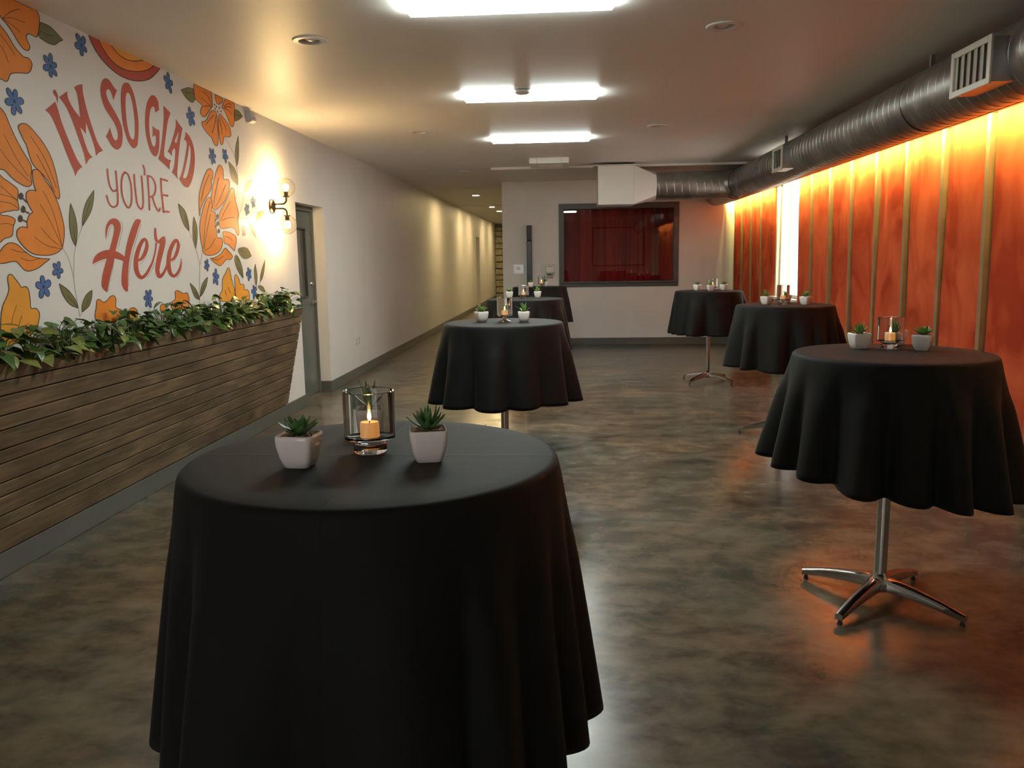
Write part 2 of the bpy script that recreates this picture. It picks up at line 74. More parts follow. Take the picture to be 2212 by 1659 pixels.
M_STEM=[[[4.309,1.569,0.0025],[4.348,1.516,0.0025],[4.377,1.433,0.0025],[4.384,1.343,0.0025],[4.397,1.251,0.0025],[4.404,1.192,0.0025]],[[4.429,1.586,0.0025],[4.401,1.516,0.0025],[4.385,1.413,0.0025]],[[4.507,1.691,0.0026],[4.451,1.619,0.0025],[4.428,1.58,0.0025]],[[4.431,1.223,0.0025],[4.404,1.192,0.0025]],[[6.59,2.465,0.0038],[6.672,2.403,0.0038],[6.765,2.322,0.0039],[6.777,2.248,0.0039],[6.786,2.155,0.0039],[6.757,2.058,0.0039],[6.696,1.978,0.0038]],[[6.895,2.064,0.0039],[6.854,1.97,0.0039],[6.747,1.849,0.0039]],[[6.747,1.847,0.0039],[6.897,1.846,0.0039],[6.995,1.816,0.004],[7.106,1.836,0.0041],[7.136,1.852,0.0041]],[[5.828,1.703,0.0033],[5.891,1.629,0.0034],[5.941,1.528,0.0034],[5.959,1.459,0.0034],[5.934,1.331,0.0034],[5.913,1.176,0.0034]],[[5.917,1.579,0.0034],[5.948,1.511,0.0034]],[[6.027,1.571,0.0034],[5.959,1.459,0.0034]],[[7.045,1.236,0.004],[7.109,1.285,0.0041],[7.156,1.314,0.0041]],[[7.043,1.271,0.004],[7.045,1.236,0.004]]]
M_SUN=[["r",[[4.746,2.774,1],[4.779,2.728],[4.843,2.679],[4.936,2.64],[5.048,2.617],[5.17,2.616],[5.287,2.633],[5.412,2.671],[5.514,2.73],[5.572,2.774,1]]],["o",[[4.841,2.774,1],[4.877,2.739],[4.945,2.695],[5.031,2.671],[5.137,2.667],[5.252,2.683],[5.358,2.711],[5.438,2.743],[5.49,2.774,1]]],["y",[[4.977,2.774,1],[5.043,2.745],[5.121,2.732],[5.218,2.739],[5.354,2.774,1]]]]
M_BLUE=[[4.032,2.281,0.062],[4.356,2.518,0.059],[4.66,2.697,0.057],[5.676,2.701,0.061],[5.989,2.526,0.063],[6.318,2.289,0.059],[6.556,2.324,0.05],[6.939,1.927,0.049],[7.095,1.995,0.048],[6.837,1.742,0.046],[6.08,1.464,0.043],[6.221,1.371,0.056],[6.896,1.382,0.055],[6.989,1.229,0.059],[4.244,1.455,0.044],[4.111,1.369,0.059],[5.171,1.258,0.056]]

# ------------------------------------------------------------------ materials
def _principled(name):
    m = bpy.data.materials.new(name)
    m.use_nodes = True
    return m, m.node_tree, m.node_tree.nodes['Principled BSDF']

def mat(name, col, rough=0.6, metal=0.0, spec=0.5, noise=0.0, nscale=8.0, bump=0.0, bscale=60.0,
        stretch=(1, 1, 1), sheen=0.0, coat=0.0, col2=None, rnoise=0.0, emit=None, estr=0.0, detail=4.0, trans=0.0, sss=0.0):
    m, nt, p = _principled(name)
    L = nt.links
    tc = nt.nodes.new('ShaderNodeTexCoord')
    mp = nt.nodes.new('ShaderNodeMapping')
    mp.inputs['Scale'].default_value = stretch
    L.new(tc.outputs['Object'], mp.inputs['Vector'])
    n = nt.nodes.new('ShaderNodeTexNoise')
    n.inputs['Scale'].default_value = nscale
    n.inputs['Detail'].default_value = detail
    L.new(mp.outputs['Vector'], n.inputs['Vector'])
    r = nt.nodes.new('ShaderNodeValToRGB')
    if col2 is None:
        k = noise
        a = tuple(c * (1 - k) for c in col); b = tuple(min(1, c * (1 + k)) for c in col)
    else:
        a, b = col, col2
    r.color_ramp.elements[0].color = (*a, 1); r.color_ramp.elements[0].position = 0.32
    r.color_ramp.elements[1].color = (*b, 1); r.color_ramp.elements[1].position = 0.68
    L.new(n.outputs['Fac'], r.inputs['Fac'])
    L.new(r.outputs['Color'], p.inputs['Base Color'])
    p.inputs['Roughness'].default_value = rough
    p.inputs['Metallic'].default_value = metal
    p.inputs['Specular IOR Level'].default_value = spec
    if sheen:
        p.inputs['Sheen Weight'].default_value = sheen
        p.inputs['Sheen Roughness'].default_value = 0.45
    if coat:
        p.inputs['Coat Weight'].default_value = coat
        p.inputs['Coat Roughness'].default_value = 0.08
    if rnoise:
        mr = nt.nodes.new('ShaderNodeMapRange')
        mr.inputs['To Min'].default_value = max(0.02, rough - rnoise)
        mr.inputs['To Max'].default_value = min(1, rough + rnoise)
        L.new(n.outputs['Fac'], mr.inputs['Value']); L.new(mr.outputs['Result'], p.inputs['Roughness'])
    if bump:
        n2 = nt.nodes.new('ShaderNodeTexNoise')
        n2.inputs['Scale'].default_value = bscale
        n2.inputs['Detail'].default_value = 3
        L.new(mp.outputs['Vector'], n2.inputs['Vector'])
        b = nt.nodes.new('ShaderNodeBump')
        b.inputs['Strength'].default_value = bump
        b.inputs['Distance'].default_value = 0.01
        L.new(n2.outputs['Fac'], b.inputs['Height']); L.new(b.outputs['Normal'], p.inputs['Normal'])
    if emit is not None:
        p.inputs['Emission Color'].default_value = (*emit, 1)
        p.inputs['Emission Strength'].default_value = estr
    if trans:
        p.inputs['Transmission Weight'].default_value = trans
    if sss:
        p.inputs['Subsurface Weight'].default_value = sss
        p.inputs['Subsurface Radius'].default_value = (0.02, 0.01, 0.005)
    return m

def glow(name, col, strength):
    m, nt, p = _principled(name)
    nt.nodes.remove(p)
    e = nt.nodes.new('ShaderNodeEmission')
    e.inputs['Color'].default_value = (*col, 1)
    e.inputs['Strength'].default_value = strength
    nt.links.new(e.outputs[0], nt.nodes['Material Output'].inputs['Surface'])
    return m

def thin_glass(name, tint=(0.97, 0.98, 0.97), ior=1.5, rough=0.0):
    """clear sheet glass: sees through, reflects by angle"""
    m, nt, p = _principled(name)
    nt.nodes.remove(p)
    t = nt.nodes.new('ShaderNodeBsdfTransparent'); t.inputs['Color'].default_value = (*tint, 1)
    g = nt.nodes.new('ShaderNodeBsdfGlossy'); g.inputs['Roughness'].default_value = rough
    f = nt.nodes.new('ShaderNodeFresnel'); f.inputs['IOR'].default_value = ior
    geo = nt.nodes.new('ShaderNodeNewGeometry')
    # Fresnel of the outer side only, so that both sides of the sheet behave alike
    vm = nt.nodes.new('ShaderNodeVectorMath'); vm.operation = 'DOT_PRODUCT'
    nt.links.new(geo.outputs['Incoming'], vm.inputs[0]); nt.links.new(geo.outputs['Normal'], vm.inputs[1])
    ab = nt.nodes.new('ShaderNodeMath'); ab.operation = 'ABSOLUTE'
    nt.links.new(vm.outputs['Value'], ab.inputs[0])
    om = nt.nodes.new('ShaderNodeMath'); om.operation = 'SUBTRACT'; om.inputs[0].default_value = 1.0
    nt.links.new(ab.outputs[0], om.inputs[1])
    pw = nt.nodes.new('ShaderNodeMath'); pw.operation = 'POWER'; pw.inputs[1].default_value = 5.0
    nt.links.new(om.outputs[0], pw.inputs[0])
    f0 = ((ior - 1) / (ior + 1)) ** 2
    ma = nt.nodes.new('ShaderNodeMath'); ma.operation = 'MULTIPLY_ADD'
    ma.inputs[1].default_value = 1 - f0; ma.inputs[2].default_value = f0
    nt.links.new(pw.outputs[0], ma.inputs[0])
    nt.nodes.remove(f)
    mx = nt.nodes.new('ShaderNodeMixShader')
    nt.links.new(ma.outputs[0], mx.inputs['Fac'])
    nt.links.new(t.outputs[0], mx.inputs[1]); nt.links.new(g.outputs[0], mx.inputs[2])
    nt.links.new(mx.outputs[0], nt.nodes['Material Output'].inputs['Surface'])
    return m

def floor_material():
    m, nt, p = _principled('stained_concrete')
    L = nt.links
    tc = nt.nodes.new('ShaderNodeTexCoord')
    def noise(scale, detail, dist, sx, sy):
        mp = nt.nodes.new('ShaderNodeMapping'); mp.inputs['Scale'].default_value = (sx, sy, 1)
        L.new(tc.outputs['Object'], mp.inputs['Vector'])
        n = nt.nodes.new('ShaderNodeTexNoise')
        n.inputs['Scale'].default_value = scale; n.inputs['Detail'].default_value = detail
        n.inputs['Distortion'].default_value = dist; n.inputs['Roughness'].default_value = 0.62
        L.new(mp.outputs['Vector'], n.inputs['Vector'])
        return n
    n1 = noise(1.25, 8, 0.25, 0.9, 1.05)
    n2 = noise(6.0, 7, 0.25, 0.85, 1.15)
    n3 = noise(0.9, 5, 0.6, 1, 1)
    mix = nt.nodes.new('ShaderNodeMix'); mix.data_type = 'FLOAT'
    mix.inputs[0].default_value = 0.45
    L.new(n1.outputs['Fac'], mix.inputs[2]); L.new(n2.outputs['Fac'], mix.inputs[3])
    r = nt.nodes.new('ShaderNodeValToRGB')
    cr = r.color_ramp
    cr.interpolation = 'EASE'
    cr.elements[0].position = 0.29; cr.elements[0].color = (0.030, 0.029, 0.025, 1)
    cr.elements[1].position = 0.72; cr.elements[1].color = (0.215, 0.172, 0.122, 1)
    L.new(mix.outputs[0], r.inputs['Fac'])
    r2 = nt.nodes.new('ShaderNodeValToRGB')
    r2.color_ramp.elements[0].position = 0.35; r2.color_ramp.elements[0].color = (0.72, 0.86, 0.90, 1)
    r2.color_ramp.elements[1].position = 0.65; r2.color_ramp.elements[1].color = (1.28, 1.05, 0.82, 1)
    L.new(n3.outputs['Fac'], r2.inputs['Fac'])
    mm = nt.nodes.new('ShaderNodeMix'); mm.data_type = 'RGBA'; mm.blend_type = 'MULTIPLY'
    mm.inputs[0].default_value = 1.0
    L.new(r.outputs['Color'], mm.inputs[6]); L.new(r2.outputs['Color'], mm.inputs[7])
    L.new(mm.outputs[2], p.inputs['Base Color'])
    mr = nt.nodes.new('ShaderNodeMapRange')
    mr.inputs['From Min'].default_value = 0.35; mr.inputs['From Max'].default_value = 0.65
    mr.inputs['To Min'].default_value = 0.20; mr.inputs['To Max'].default_value = 0.27
    L.new(n2.outputs['Fac'], mr.inputs['Value']); L.new(mr.outputs['Result'], p.inputs['Roughness'])
    p.inputs['Specular IOR Level'].default_value = 0.6
    b = nt.nodes.new('ShaderNodeBump'); b.inputs['Strength'].default_value = 0.025; b.inputs['Distance'].default_value = 0.02
    L.new(n1.outputs['Fac'], b.inputs['Height']); L.new(b.outputs['Normal'], p.inputs['Normal'])
    return m

def wood_material():
    m, nt, p = _principled('stained_plank')
    L = nt.links
    tc = nt.nodes.new('ShaderNodeTexCoord')
    oi = nt.nodes.new('ShaderNodeObjectInfo')
    add = nt.nodes.new('ShaderNodeVectorMath'); add.operation = 'ADD'
    sc = nt.nodes.new('ShaderNodeVectorMath'); sc.operation = 'SCALE'
    comb = nt.nodes.new('ShaderNodeCombineXYZ')
    for i in range(3): L.new(oi.outputs['Random'], comb.inputs[i])
    L.new(comb.outputs[0], sc.inputs[0]); sc.inputs['Scale'].default_value = 37.0
    L.new(tc.outputs['Object'], add.inputs[0]); L.new(sc.outputs[0], add.inputs[1])
    def noise(scale, sv, detail, dist):
        mp = nt.nodes.new('ShaderNodeMapping'); mp.inputs['Scale'].default_value = sv
        L.new(add.outputs[0], mp.inputs['Vector'])
        n = nt.nodes.new('ShaderNodeTexNoise'); n.inputs['Scale'].default_value = scale
        n.inputs['Detail'].default_value = detail; n.inputs['Distortion'].default_value = dist
        L.new(mp.outputs['Vector'], n.inputs['Vector']); return n
    grain = noise(9, (4, 0.35, 5), 6, 0.6)
    blot = noise(2.0, (2, 0.9, 2), 4, 0.4)
    r = nt.nodes.new('ShaderNodeValToRGB')
    r.color_ramp.elements[0].position = 0.3; r.color_ramp.elements[0].color = (0.040, 0.030, 0.018, 1)
    r.color_ramp.elements[1].position = 0.7; r.color_ramp.elements[1].color = (0.270, 0.185, 0.090, 1)
    e = r.color_ramp.elements.new(0.5); e.color = (0.125, 0.088, 0.046, 1)
    mx = nt.nodes.new('ShaderNodeMix'); mx.data_type = 'FLOAT'; mx.inputs[0].default_value = 0.6
    L.new(grain.outputs['Fac'], mx.inputs[2]); L.new(blot.outputs['Fac'], mx.inputs[3])
    L.new(mx.outputs[0], r.inputs['Fac']); L.new(r.outputs['Color'], p.inputs['Base Color'])
    p.inputs['Roughness'].default_value = 0.62
    b = nt.nodes.new('ShaderNodeBump'); b.inputs['Strength'].default_value = 0.25; b.inputs['Distance'].default_value = 0.004
    L.new(grain.outputs['Fac'], b.inputs['Height']); L.new(b.outputs['Normal'], p.inputs['Normal'])
    return m

def cloth_material():
    m, nt, p = _principled('black_cloth')
    L = nt.links
    tc = nt.nodes.new('ShaderNodeTexCoord')
    n = nt.nodes.new('ShaderNodeTexNoise'); n.inputs['Scale'].default_value = 14; n.inputs['Detail'].default_value = 5
    L.new(tc.outputs['Object'], n.inputs['Vector'])
    r = nt.nodes.new('ShaderNodeValToRGB')
    r.color_ramp.elements[0].color = (0.0028, 0.0028, 0.003, 1); r.color_ramp.elements[1].color = (0.005, 0.005, 0.0053, 1)
    L.new(n.outputs['Fac'], r.inputs['Fac']); L.new(r.outputs['Color'], p.inputs['Base Color'])
    p.inputs['Roughness'].default_value = 0.72
    p.inputs['Specular IOR Level'].default_value = 0.22
    p.inputs['Sheen Weight'].default_value = 0.04
    p.inputs['Sheen Roughness'].default_value = 0.4
    p.inputs['Sheen Tint'].default_value = (0.85, 0.95, 1.0, 1)
    # pressed-in fold lines of the folded cloth
    sx = nt.nodes.new('ShaderNodeSeparateXYZ'); L.new(tc.outputs['Object'], sx.inputs[0])
    hs = []
    for i in (0, 1):
        a = nt.nodes.new('ShaderNodeMath'); a.operation = 'ABSOLUTE'; L.new(sx.outputs[i], a.inputs[0])
        s = nt.nodes.new('ShaderNodeMapRange'); s.inputs['From Max'].default_value = 0.006
        s.inputs['To Min'].default_value = 1.0; s.inputs['To Max'].default_value = 0.0
        L.new(a.outputs[0], s.inputs['Value']); hs.append(s)
    mx = nt.nodes.new('ShaderNodeMath'); mx.operation = 'MAXIMUM'
    L.new(hs[0].outputs[0], mx.inputs[0]); L.new(hs[1].outputs[0], mx.inputs[1])
    ad = nt.nodes.new('ShaderNodeMath'); ad.operation = 'MULTIPLY_ADD'; ad.inputs[1].default_value = 0.25
    L.new(n.outputs['Fac'], ad.inputs[0]); L.new(mx.outputs[0], ad.inputs[2])
    b = nt.nodes.new('ShaderNodeBump'); b.inputs['Strength'].default_value = 0.22; b.inputs['Distance'].default_value = 0.003
    L.new(ad.outputs[0], b.inputs['Height']); L.new(b.outputs['Normal'], p.inputs['Normal'])
    return m

def suede_material():
    m, nt, p = _principled('orange_suede')
    L = nt.links
    tc = nt.nodes.new('ShaderNodeTexCoord'); oi = nt.nodes.new('ShaderNodeObjectInfo')
    comb = nt.nodes.new('ShaderNodeCombineXYZ')
    for i in range(3): L.new(oi.outputs['Random'], comb.inputs[i])
    sc = nt.nodes.new('ShaderNodeVectorMath'); sc.operation = 'SCALE'; sc.inputs['Scale'].default_value = 23.0
    L.new(comb.outputs[0], sc.inputs[0])
    add = nt.nodes.new('ShaderNodeVectorMath'); add.operation = 'ADD'
    L.new(tc.outputs['Object'], add.inputs[0]); L.new(sc.outputs[0], add.inputs[1])
    mp = nt.nodes.new('ShaderNodeMapping'); mp.inputs['Scale'].default_value = (1, 1.45, 0.95)
    mp.inputs['Rotation'].default_value = (0.4, 0, 0)
    L.new(add.outputs[0], mp.inputs['Vector'])
    n = nt.nodes.new('ShaderNodeTexNoise'); n.inputs['Scale'].default_value = 1.7; n.inputs['Detail'].default_value = 4
    n.inputs['Distortion'].default_value = 0.9
    L.new(mp.outputs['Vector'], n.inputs['Vector'])
    r = nt.nodes.new('ShaderNodeValToRGB')
    r.color_ramp.elements[0].position = 0.36; r.color_ramp.elements[0].color = (0.37, 0.046, 0.020, 1)
    r.color_ramp.elements[1].position = 0.64; r.color_ramp.elements[1].color = (0.62, 0.112, 0.045, 1)
    L.new(n.outputs['Fac'], r.inputs['Fac']); L.new(r.outputs['Color'], p.inputs['Base Color'])
    p.inputs['Roughness'].default_value = 0.9
    p.inputs['Specular IOR Level'].default_value = 0.04
    return m

def wax_material():
    m, nt, p = _principled('glowing_wax')
    L = nt.links
    tc = nt.nodes.new('ShaderNodeTexCoord')
    sp = nt.nodes.new('ShaderNodeSeparateXYZ'); L.new(tc.outputs['Object'], sp.inputs[0])
    n = nt.nodes.new('ShaderNodeTexNoise'); n.inputs['Scale'].default_value = 60
    L.new(tc.outputs['Object'], n.inputs['Vector'])
    r = nt.nodes.new('ShaderNodeValToRGB')
    r.color_ramp.elements[0].color = (0.80, 0.66, 0.46, 1); r.color_ramp.elements[1].color = (0.88, 0.76, 0.58, 1)
    L.new(n.outputs['Fac'], r.inputs['Fac']); L.new(r.outputs['Color'], p.inputs['Base Color'])
    p.inputs['Roughness'].default_value = 0.5
    p.inputs['Emission Color'].default_value = (1.0, 0.36, 0.03, 1)   # glow set into the wax colour, standing in for a lamp inside
    p.inputs['Emission Strength'].default_value = 0.42
    return m

M = {}
M['wall'] = mat('white_wall_paint', (0.735, 0.72, 0.685), 0.5, noise=0.02, nscale=3, bump=0.03, bscale=120, spec=0.35)
M['wall_cream'] = mat('cream_wall_paint', (0.66, 0.58, 0.46), 0.6, noise=0.03, nscale=3, bump=0.03)
M['wall_dark'] = mat('dark_wall_paint', (0.70, 0.68, 0.65), 0.7, noise=0.05)
M['ceiling'] = mat('satin_ceiling_paint', (0.83, 0.80, 0.755), 0.46, noise=0.02, nscale=1.2, bump=0.02, bscale=5, spec=0.5)
M['floor'] = floor_material()
M['joint'] = mat('joint_filler', (0.012, 0.011, 0.01), 0.8, noise=0.2)
M['base'] = mat('grey_green_base_paint', (0.105, 0.112, 0.098), 0.38, noise=0.06, nscale=5, spec=0.5)
M['door'] = mat('grey_door_paint', (0.125, 0.135, 0.120), 0.36, noise=0.04, nscale=4)
M['door_hall'] = mat('brown_door', (0.10, 0.075, 0.045), 0.5, noise=0.1)
M['frame'] = mat('grey_window_frame_paint', (0.060, 0.063, 0.060), 0.42, noise=0.05)
M['lite'] = mat('dim_door_glass', (0.13, 0.12, 0.095), 0.12, noise=0.05, nscale=3)
M['chrome'] = mat('brushed_steel', (0.62, 0.61, 0.59), 0.26, 1.0, noise=0.04, nscale=30, stretch=(1, 1, 0.1))
M['steel_leg'] = mat('polished_leg_steel', (0.60, 0.57, 0.54), 0.20, 1.0, noise=0.05, nscale=20)
M['rubber'] = mat('rubber_glide', (0.03, 0.03, 0.03), 0.7, noise=0.1)
M['table'] = mat('table_laminate', (0.10, 0.07, 0.05), 0.5, noise=0.2)
M['cloth'] = cloth_material()
M['suede'] = suede_material()
M['batten'] = mat('tan_batten', (0.27, 0.155, 0.075), 0.7, noise=0.15, nscale=6)
M['wood'] = wood_material()
M['soil'] = mat('potting_soil', (0.020, 0.014, 0.010), 0.95, noise=0.5, nscale=40, bump=0.8, bscale=80)
M['gravel'] = mat('brown_gravel', (0.16, 0.09, 0.05), 0.8, col2=(0.42, 0.27, 0.16), nscale=160, bump=0.8, bscale=200)
M['ceramic'] = mat('white_glazed_ceramic', (0.84, 0.76, 0.72), 0.16, noise=0.02, nscale=20, coat=0.3)
M['succulent'] = mat('succulent_green', (0.05, 0.13, 0.038), 0.42, col2=(0.11, 0.24, 0.065), nscale=45)
M['succulent_b'] = mat('succulent_bright_green', (0.09, 0.22, 0.045), 0.42, col2=(0.19, 0.36, 0.09), nscale=45)
M['agave'] = mat('agave_grey_green', (0.14, 0.19, 0.075), 0.5, col2=(0.27, 0.30, 0.14), nscale=45)
M['leaf'] = mat('pothos_leaf', (0.030, 0.080, 0.016), 0.34, col2=(0.085, 0.165, 0.035), nscale=9, detail=3)
M['leaf_b'] = mat('pothos_leaf_variegated', (0.07, 0.14, 0.025), 0.34, col2=(0.34, 0.34, 0.09), nscale=16, detail=3)
M['stem'] = mat('pothos_stem', (0.10, 0.15, 0.04), 0.5, noise=0.2)
M['zinc'] = mat('galvanised_duct', (0.38, 0.375, 0.36), 0.40, 1.0, noise=0.22, nscale=5, rnoise=0.08, detail=6)
M['white_metal'] = mat('white_painted_metal', (0.72, 0.70, 0.66), 0.4, noise=0.02, nscale=6)
M['grille'] = mat('pale_grille_metal', (0.60, 0.57, 0.50), 0.35, 0.3, noise=0.03)
M['grille_dark'] = mat('grille_inside', (0.05, 0.05, 0.05), 0.7, noise=0.1)
M['bar'] = mat('light_bar_aluminium', (0.20, 0.15, 0.13), 0.45, 0.8, noise=0.05)
M['plastic'] = mat('white_plastic', (0.72, 0.70, 0.66), 0.35, noise=0.02)
M['plastic_grey'] = mat('grey_plastic', (0.42, 0.42, 0.43), 0.35, noise=0.03)
M['lcd'] = mat('grey_display', (0.11, 0.12, 0.12), 0.2, noise=0.1)
M['black'] = mat('black_speaker_metal', (0.016, 0.016, 0.018), 0.5, noise=0.15, nscale=200)
M['black_gloss'] = mat('black_plastic', (0.01, 0.01, 0.012), 0.25, noise=0.1)
M['brass'] = mat('aged_bronze', (0.14, 0.095, 0.045), 0.34, 1.0, noise=0.15, nscale=30)
M['red'] = mat('dark_red_curtain', (0.34, 0.016, 0.018), 0.85, noise=0.2, nscale=3, spec=0.2, stretch=(3, 1, 0.4))
M['stone'] = mat('limestone_block', (0.25, 0.22, 0.15), 0.85, col2=(0.42, 0.38, 0.27), nscale=14, bump=0.8, bscale=25)
M['mortar'] = mat('mortar', (0.09, 0.08, 0.06), 0.9, noise=0.2)
M['globe'] = thin_glass('amber_globe_glass', (0.99, 0.95, 0.86), 1.45)
M['pane'] = thin_glass('window_glass', (0.95, 0.95, 0.95), 1.65)
M['hurricane'] = thin_glass('hurricane_glass', (0.975, 0.978, 0.975), 1.42)
M['solid_glass'] = mat('solid_glass_foot', (0.97, 0.97, 0.96), 0.02, noise=0.01, trans=1.0)
M['frosted'] = thin_glass('side_window_glass', (0.97, 0.98, 0.98), 1.3)
M['screen'] = mat('pale_board', (0.80, 0.78, 0.74), 0.6, noise=0.02)
M['wax'] = wax_material()
M['wick'] = mat('wick', (0.02, 0.015, 0.01), 0.9, noise=0.1)
M['flame'] = glow('flame_light', (1.0, 0.62, 0.18), FLAME_LIGHT)
M['lamp'] = glow('ceiling_light_diffuser', (0.88, 1.0, 0.94), CEILING_LIGHT)
M['bulb'] = glow('warm_bulb', (1.0, 0.66, 0.30), BULB_LIGHT)
M['tape'] = glow('warm_led_tape', (1.0, 0.90, 0.26), STRIP_LIGHT)
M['hall'] = glow('hall_downlight_lens', (1.0, 0.74, 0.36), HALL_LIGHT)
M['lens_off'] = mat('downlight_lens_off', (0.70, 0.66, 0.60), 0.35, noise=0.03)
for k, c in dict(red_paint=(0.47, 0.072, 0.036), orange=(0.82, 0.25, 0.022), yellow=(0.86, 0.36, 0.036), green=(0.16, 0.165, 0.06),
                 blue=(0.055, 0.155, 0.41), line=(0.060, 0.028, 0.014), shade=(0.33, 0.27, 0.22), pink=(0.50, 0.24, 0.23)).items():
    M['p_' + k] = mat('mural_paint_' + k, c, 0.55, noise=0.06, nscale=7, spec=0.3)

# ------------------------------------------------------------------ mesh helpers
def wloc(o):
    v = Vector((0, 0, 0))
    while o is not None:
        v += Vector(o.location); o = o.parent
    return v

def tag(o, label=None, cat=None, group=None, kind=None):
    if label: o['label'] = label
    if cat: o['category'] = cat
    if group: o['group'] = group
    if kind: o['kind'] = kind
    return o

def empty(name, loc=(0, 0, 0), label=None, cat=None, group=None, kind=None, parent=None):
    o = bpy.data.objects.new(name, None)
    o.empty_display_size = 0.1
    COL.objects.link(o)
    o.location = loc
    if parent: o.parent = parent
    return tag(o, label, cat, group, kind)

class MB:
    def __init__(s): s.v = []; s.f = []
    def add(s, v, f):
        n = len(s.v)
        s.v += [tuple(p) for p in v]; s.f += [tuple(i + n for i in q) for q in f]
        return s
    def box(s, x0, x1, y0, y1, z0, z1):
        return s.add([(x0, y0, z0), (x1, y0, z0), (x1, y1, z0), (x0, y1, z0), (x0, y0, z1), (x1, y0, z1), (x1, y1, z1), (x0, y1, z1)],
                     [(0, 3, 2, 1), (4, 5, 6, 7), (0, 1, 5, 4), (1, 2, 6, 5), (2, 3, 7, 6), (3, 0, 4, 7)])
    def loft(s, rings, cap=True, close=True):
        n = len(rings[0]); v = []; f = []
        for r in rings: v += list(r)
        for i in range(len(rings) - 1):
            for j in range(n if close else n - 1):
                k = (j + 1) % n
                f.append((i * n + j, i * n + k, (i + 1) * n + k, (i + 1) * n + j))
        if cap:
            f.append(tuple(range(n - 1, -1, -1))); f.append(tuple((len(rings) - 1) * n + j for j in range(n)))
        return s.add(v, f)
    def lathe(s, prof, n=32, c=(0, 0, 0), cap=True):
        return s.loft([[(c[0] + r * math.cos(2 * PI * j / n), c[1] + r * math.sin(2 * PI * j / n), c[2] + z) for j in range(n)] for r, z in prof], cap)
    def tube(s, path, rad, n=10, cap=True):
        pts = [Vector(p) for p in path]
        rads = rad if isinstance(rad, (list, tuple)) else [rad] * len(pts)
        rings = []; ref = None
        for i, p in enumerate(pts):
            t = (pts[min(i + 1, len(pts) - 1)] - pts[max(i - 1, 0)]).normalized()
            if ref is None:
                ref = Vector((0, 0, 1)) if abs(t.z) < 0.9 else Vector((1, 0, 0))
            a = (ref - t * ref.dot(t)).normalized(); b = t.cross(a); ref = a
            rings.append([p + (a * math.cos(2 * PI * j / n) + b * math.sin(2 * PI * j / n)) * rads[i] for j in range(n)])
        return s.loft(rings, cap)
    def build(s, name, m, parent=None, smooth=False, bevel=0.0, seg=2, local=False, angle=0.6, kind=None, origin=None):
        if parent is not None:
            off = Vector((0, 0, 0)) if local else wloc(parent)
        elif origin is not None: off = Vector(origin)
        elif local: off = Vector((0, 0, 0))
        else:
            xs, ys, zs = zip(*s.v)
            off = Vector(((min(xs) + max(xs)) / 2, (min(ys) + max(ys)) / 2, min(zs)))
        me = bpy.data.meshes.new(name)
        me.from_pydata([tuple(Vector(p) - off) for p in s.v], [], s.f)
        me.validate(); me.update()
        me.materials.append(m)
        o = bpy.data.objects.new(name, me)
        COL.objects.link(o)
        if parent is not None: o.parent = parent
        else: o.location = off
        if smooth:
            for p in me.polygons: p.use_smooth = True
            if angle:
                try: me.set_sharp_from_angle(angle=angle)
                except Exception: pass
        if bevel:
            b = o.modifiers.new('bevel', 'BEVEL'); b.width = bevel; b.segments = seg; b.limit_method = 'ANGLE'
        if kind: o['kind'] = kind
        return o

def copy_tree(o, parent=None):
    c = o.copy(); COL.objects.link(c)
    if parent is not None:
        c.parent = parent
    for ch in list(o.children):
        copy_tree(ch, c)
    return c

def slab(mb, axis, p0, p1, u0, u1, v0, v1, holes=()):
    """flat slab of thickness p0..p1 across `axis`, with rectangular holes (u0,u1,v0,v1)"""
    us = sorted({u0, u1, *[h[0] for h in holes], *[h[1] for h in holes]})
    vs_ = sorted({v0, v1, *[h[2] for h in holes], *[h[3] for h in holes]})
    for a, b in zip(us, us[1:]):
        run = None
        for c, d in list(zip(vs_, vs_[1:])) + [(None, None)]:
            solid = c is not None and not any(h[0] <= (a + b) / 2 <= h[1] and h[2] <= (c + d) / 2 <= h[3] for h in holes)
            if solid:
                run = (run[0], d) if run else (c, d)
            elif run:
                if axis == 'x': mb.box(p0, p1, a, b, *run)
                elif axis == 'y': mb.box(a, b, p0, p1, *run)
                else: mb.box(a, b, *run, p0, p1)
                run = None
    return mb

def struct(o): o['kind'] = 'structure'; return o

# ------------------------------------------------------------------ the room
CANS = [(-1.52, 5.02), (0.90, 5.02), (-1.515, 8.61), (0.905, 8.62), (-1.53, 12.5)]
floor = struct(MB().box(XL - 0.3, XR + 0.2, YF - 0.1, HY + 0.1, -0.12, -0.010).build('floor', M['joint'], origin=(0, 0, 0)))
for a, b in ((YF - 0.1, 8.577), (8.583, 14.096), (14.104, HY + 0.1)):
    MB().box(XL - 0.3, XR + 0.2, a, b, -0.010, 0.0).build('concrete_slab', M['floor'], floor)

mb = slab(MB(), 'z', ZC, ZC + 0.10, XL - 0.15, XR + 0.15, YF - 0.15, YB + 0.15, [(x - 0.066, x + 0.066, y - 0.066, y + 0.066) for x, y in CANS])
ceiling = struct(mb.build('ceiling', M['ceiling'], origin=(0, 0, ZC)))
MB().box(XL - 0.15, HX + 0.15, YB + 0.15, HY + 0.15, ZC, ZC + 0.10).build('hall_ceiling', M['ceiling'], ceiling)
struct(MB().box(HX, XR, 12.08, YB, ZC - 0.032, ZC).build('trim_1', M['ceiling']))              # slightly dropped strip before the back wall
struct(MB().box(XL, HX, 20.30, 20.42, ZC - 0.03, ZC).build('trim_2', M['ceiling']))

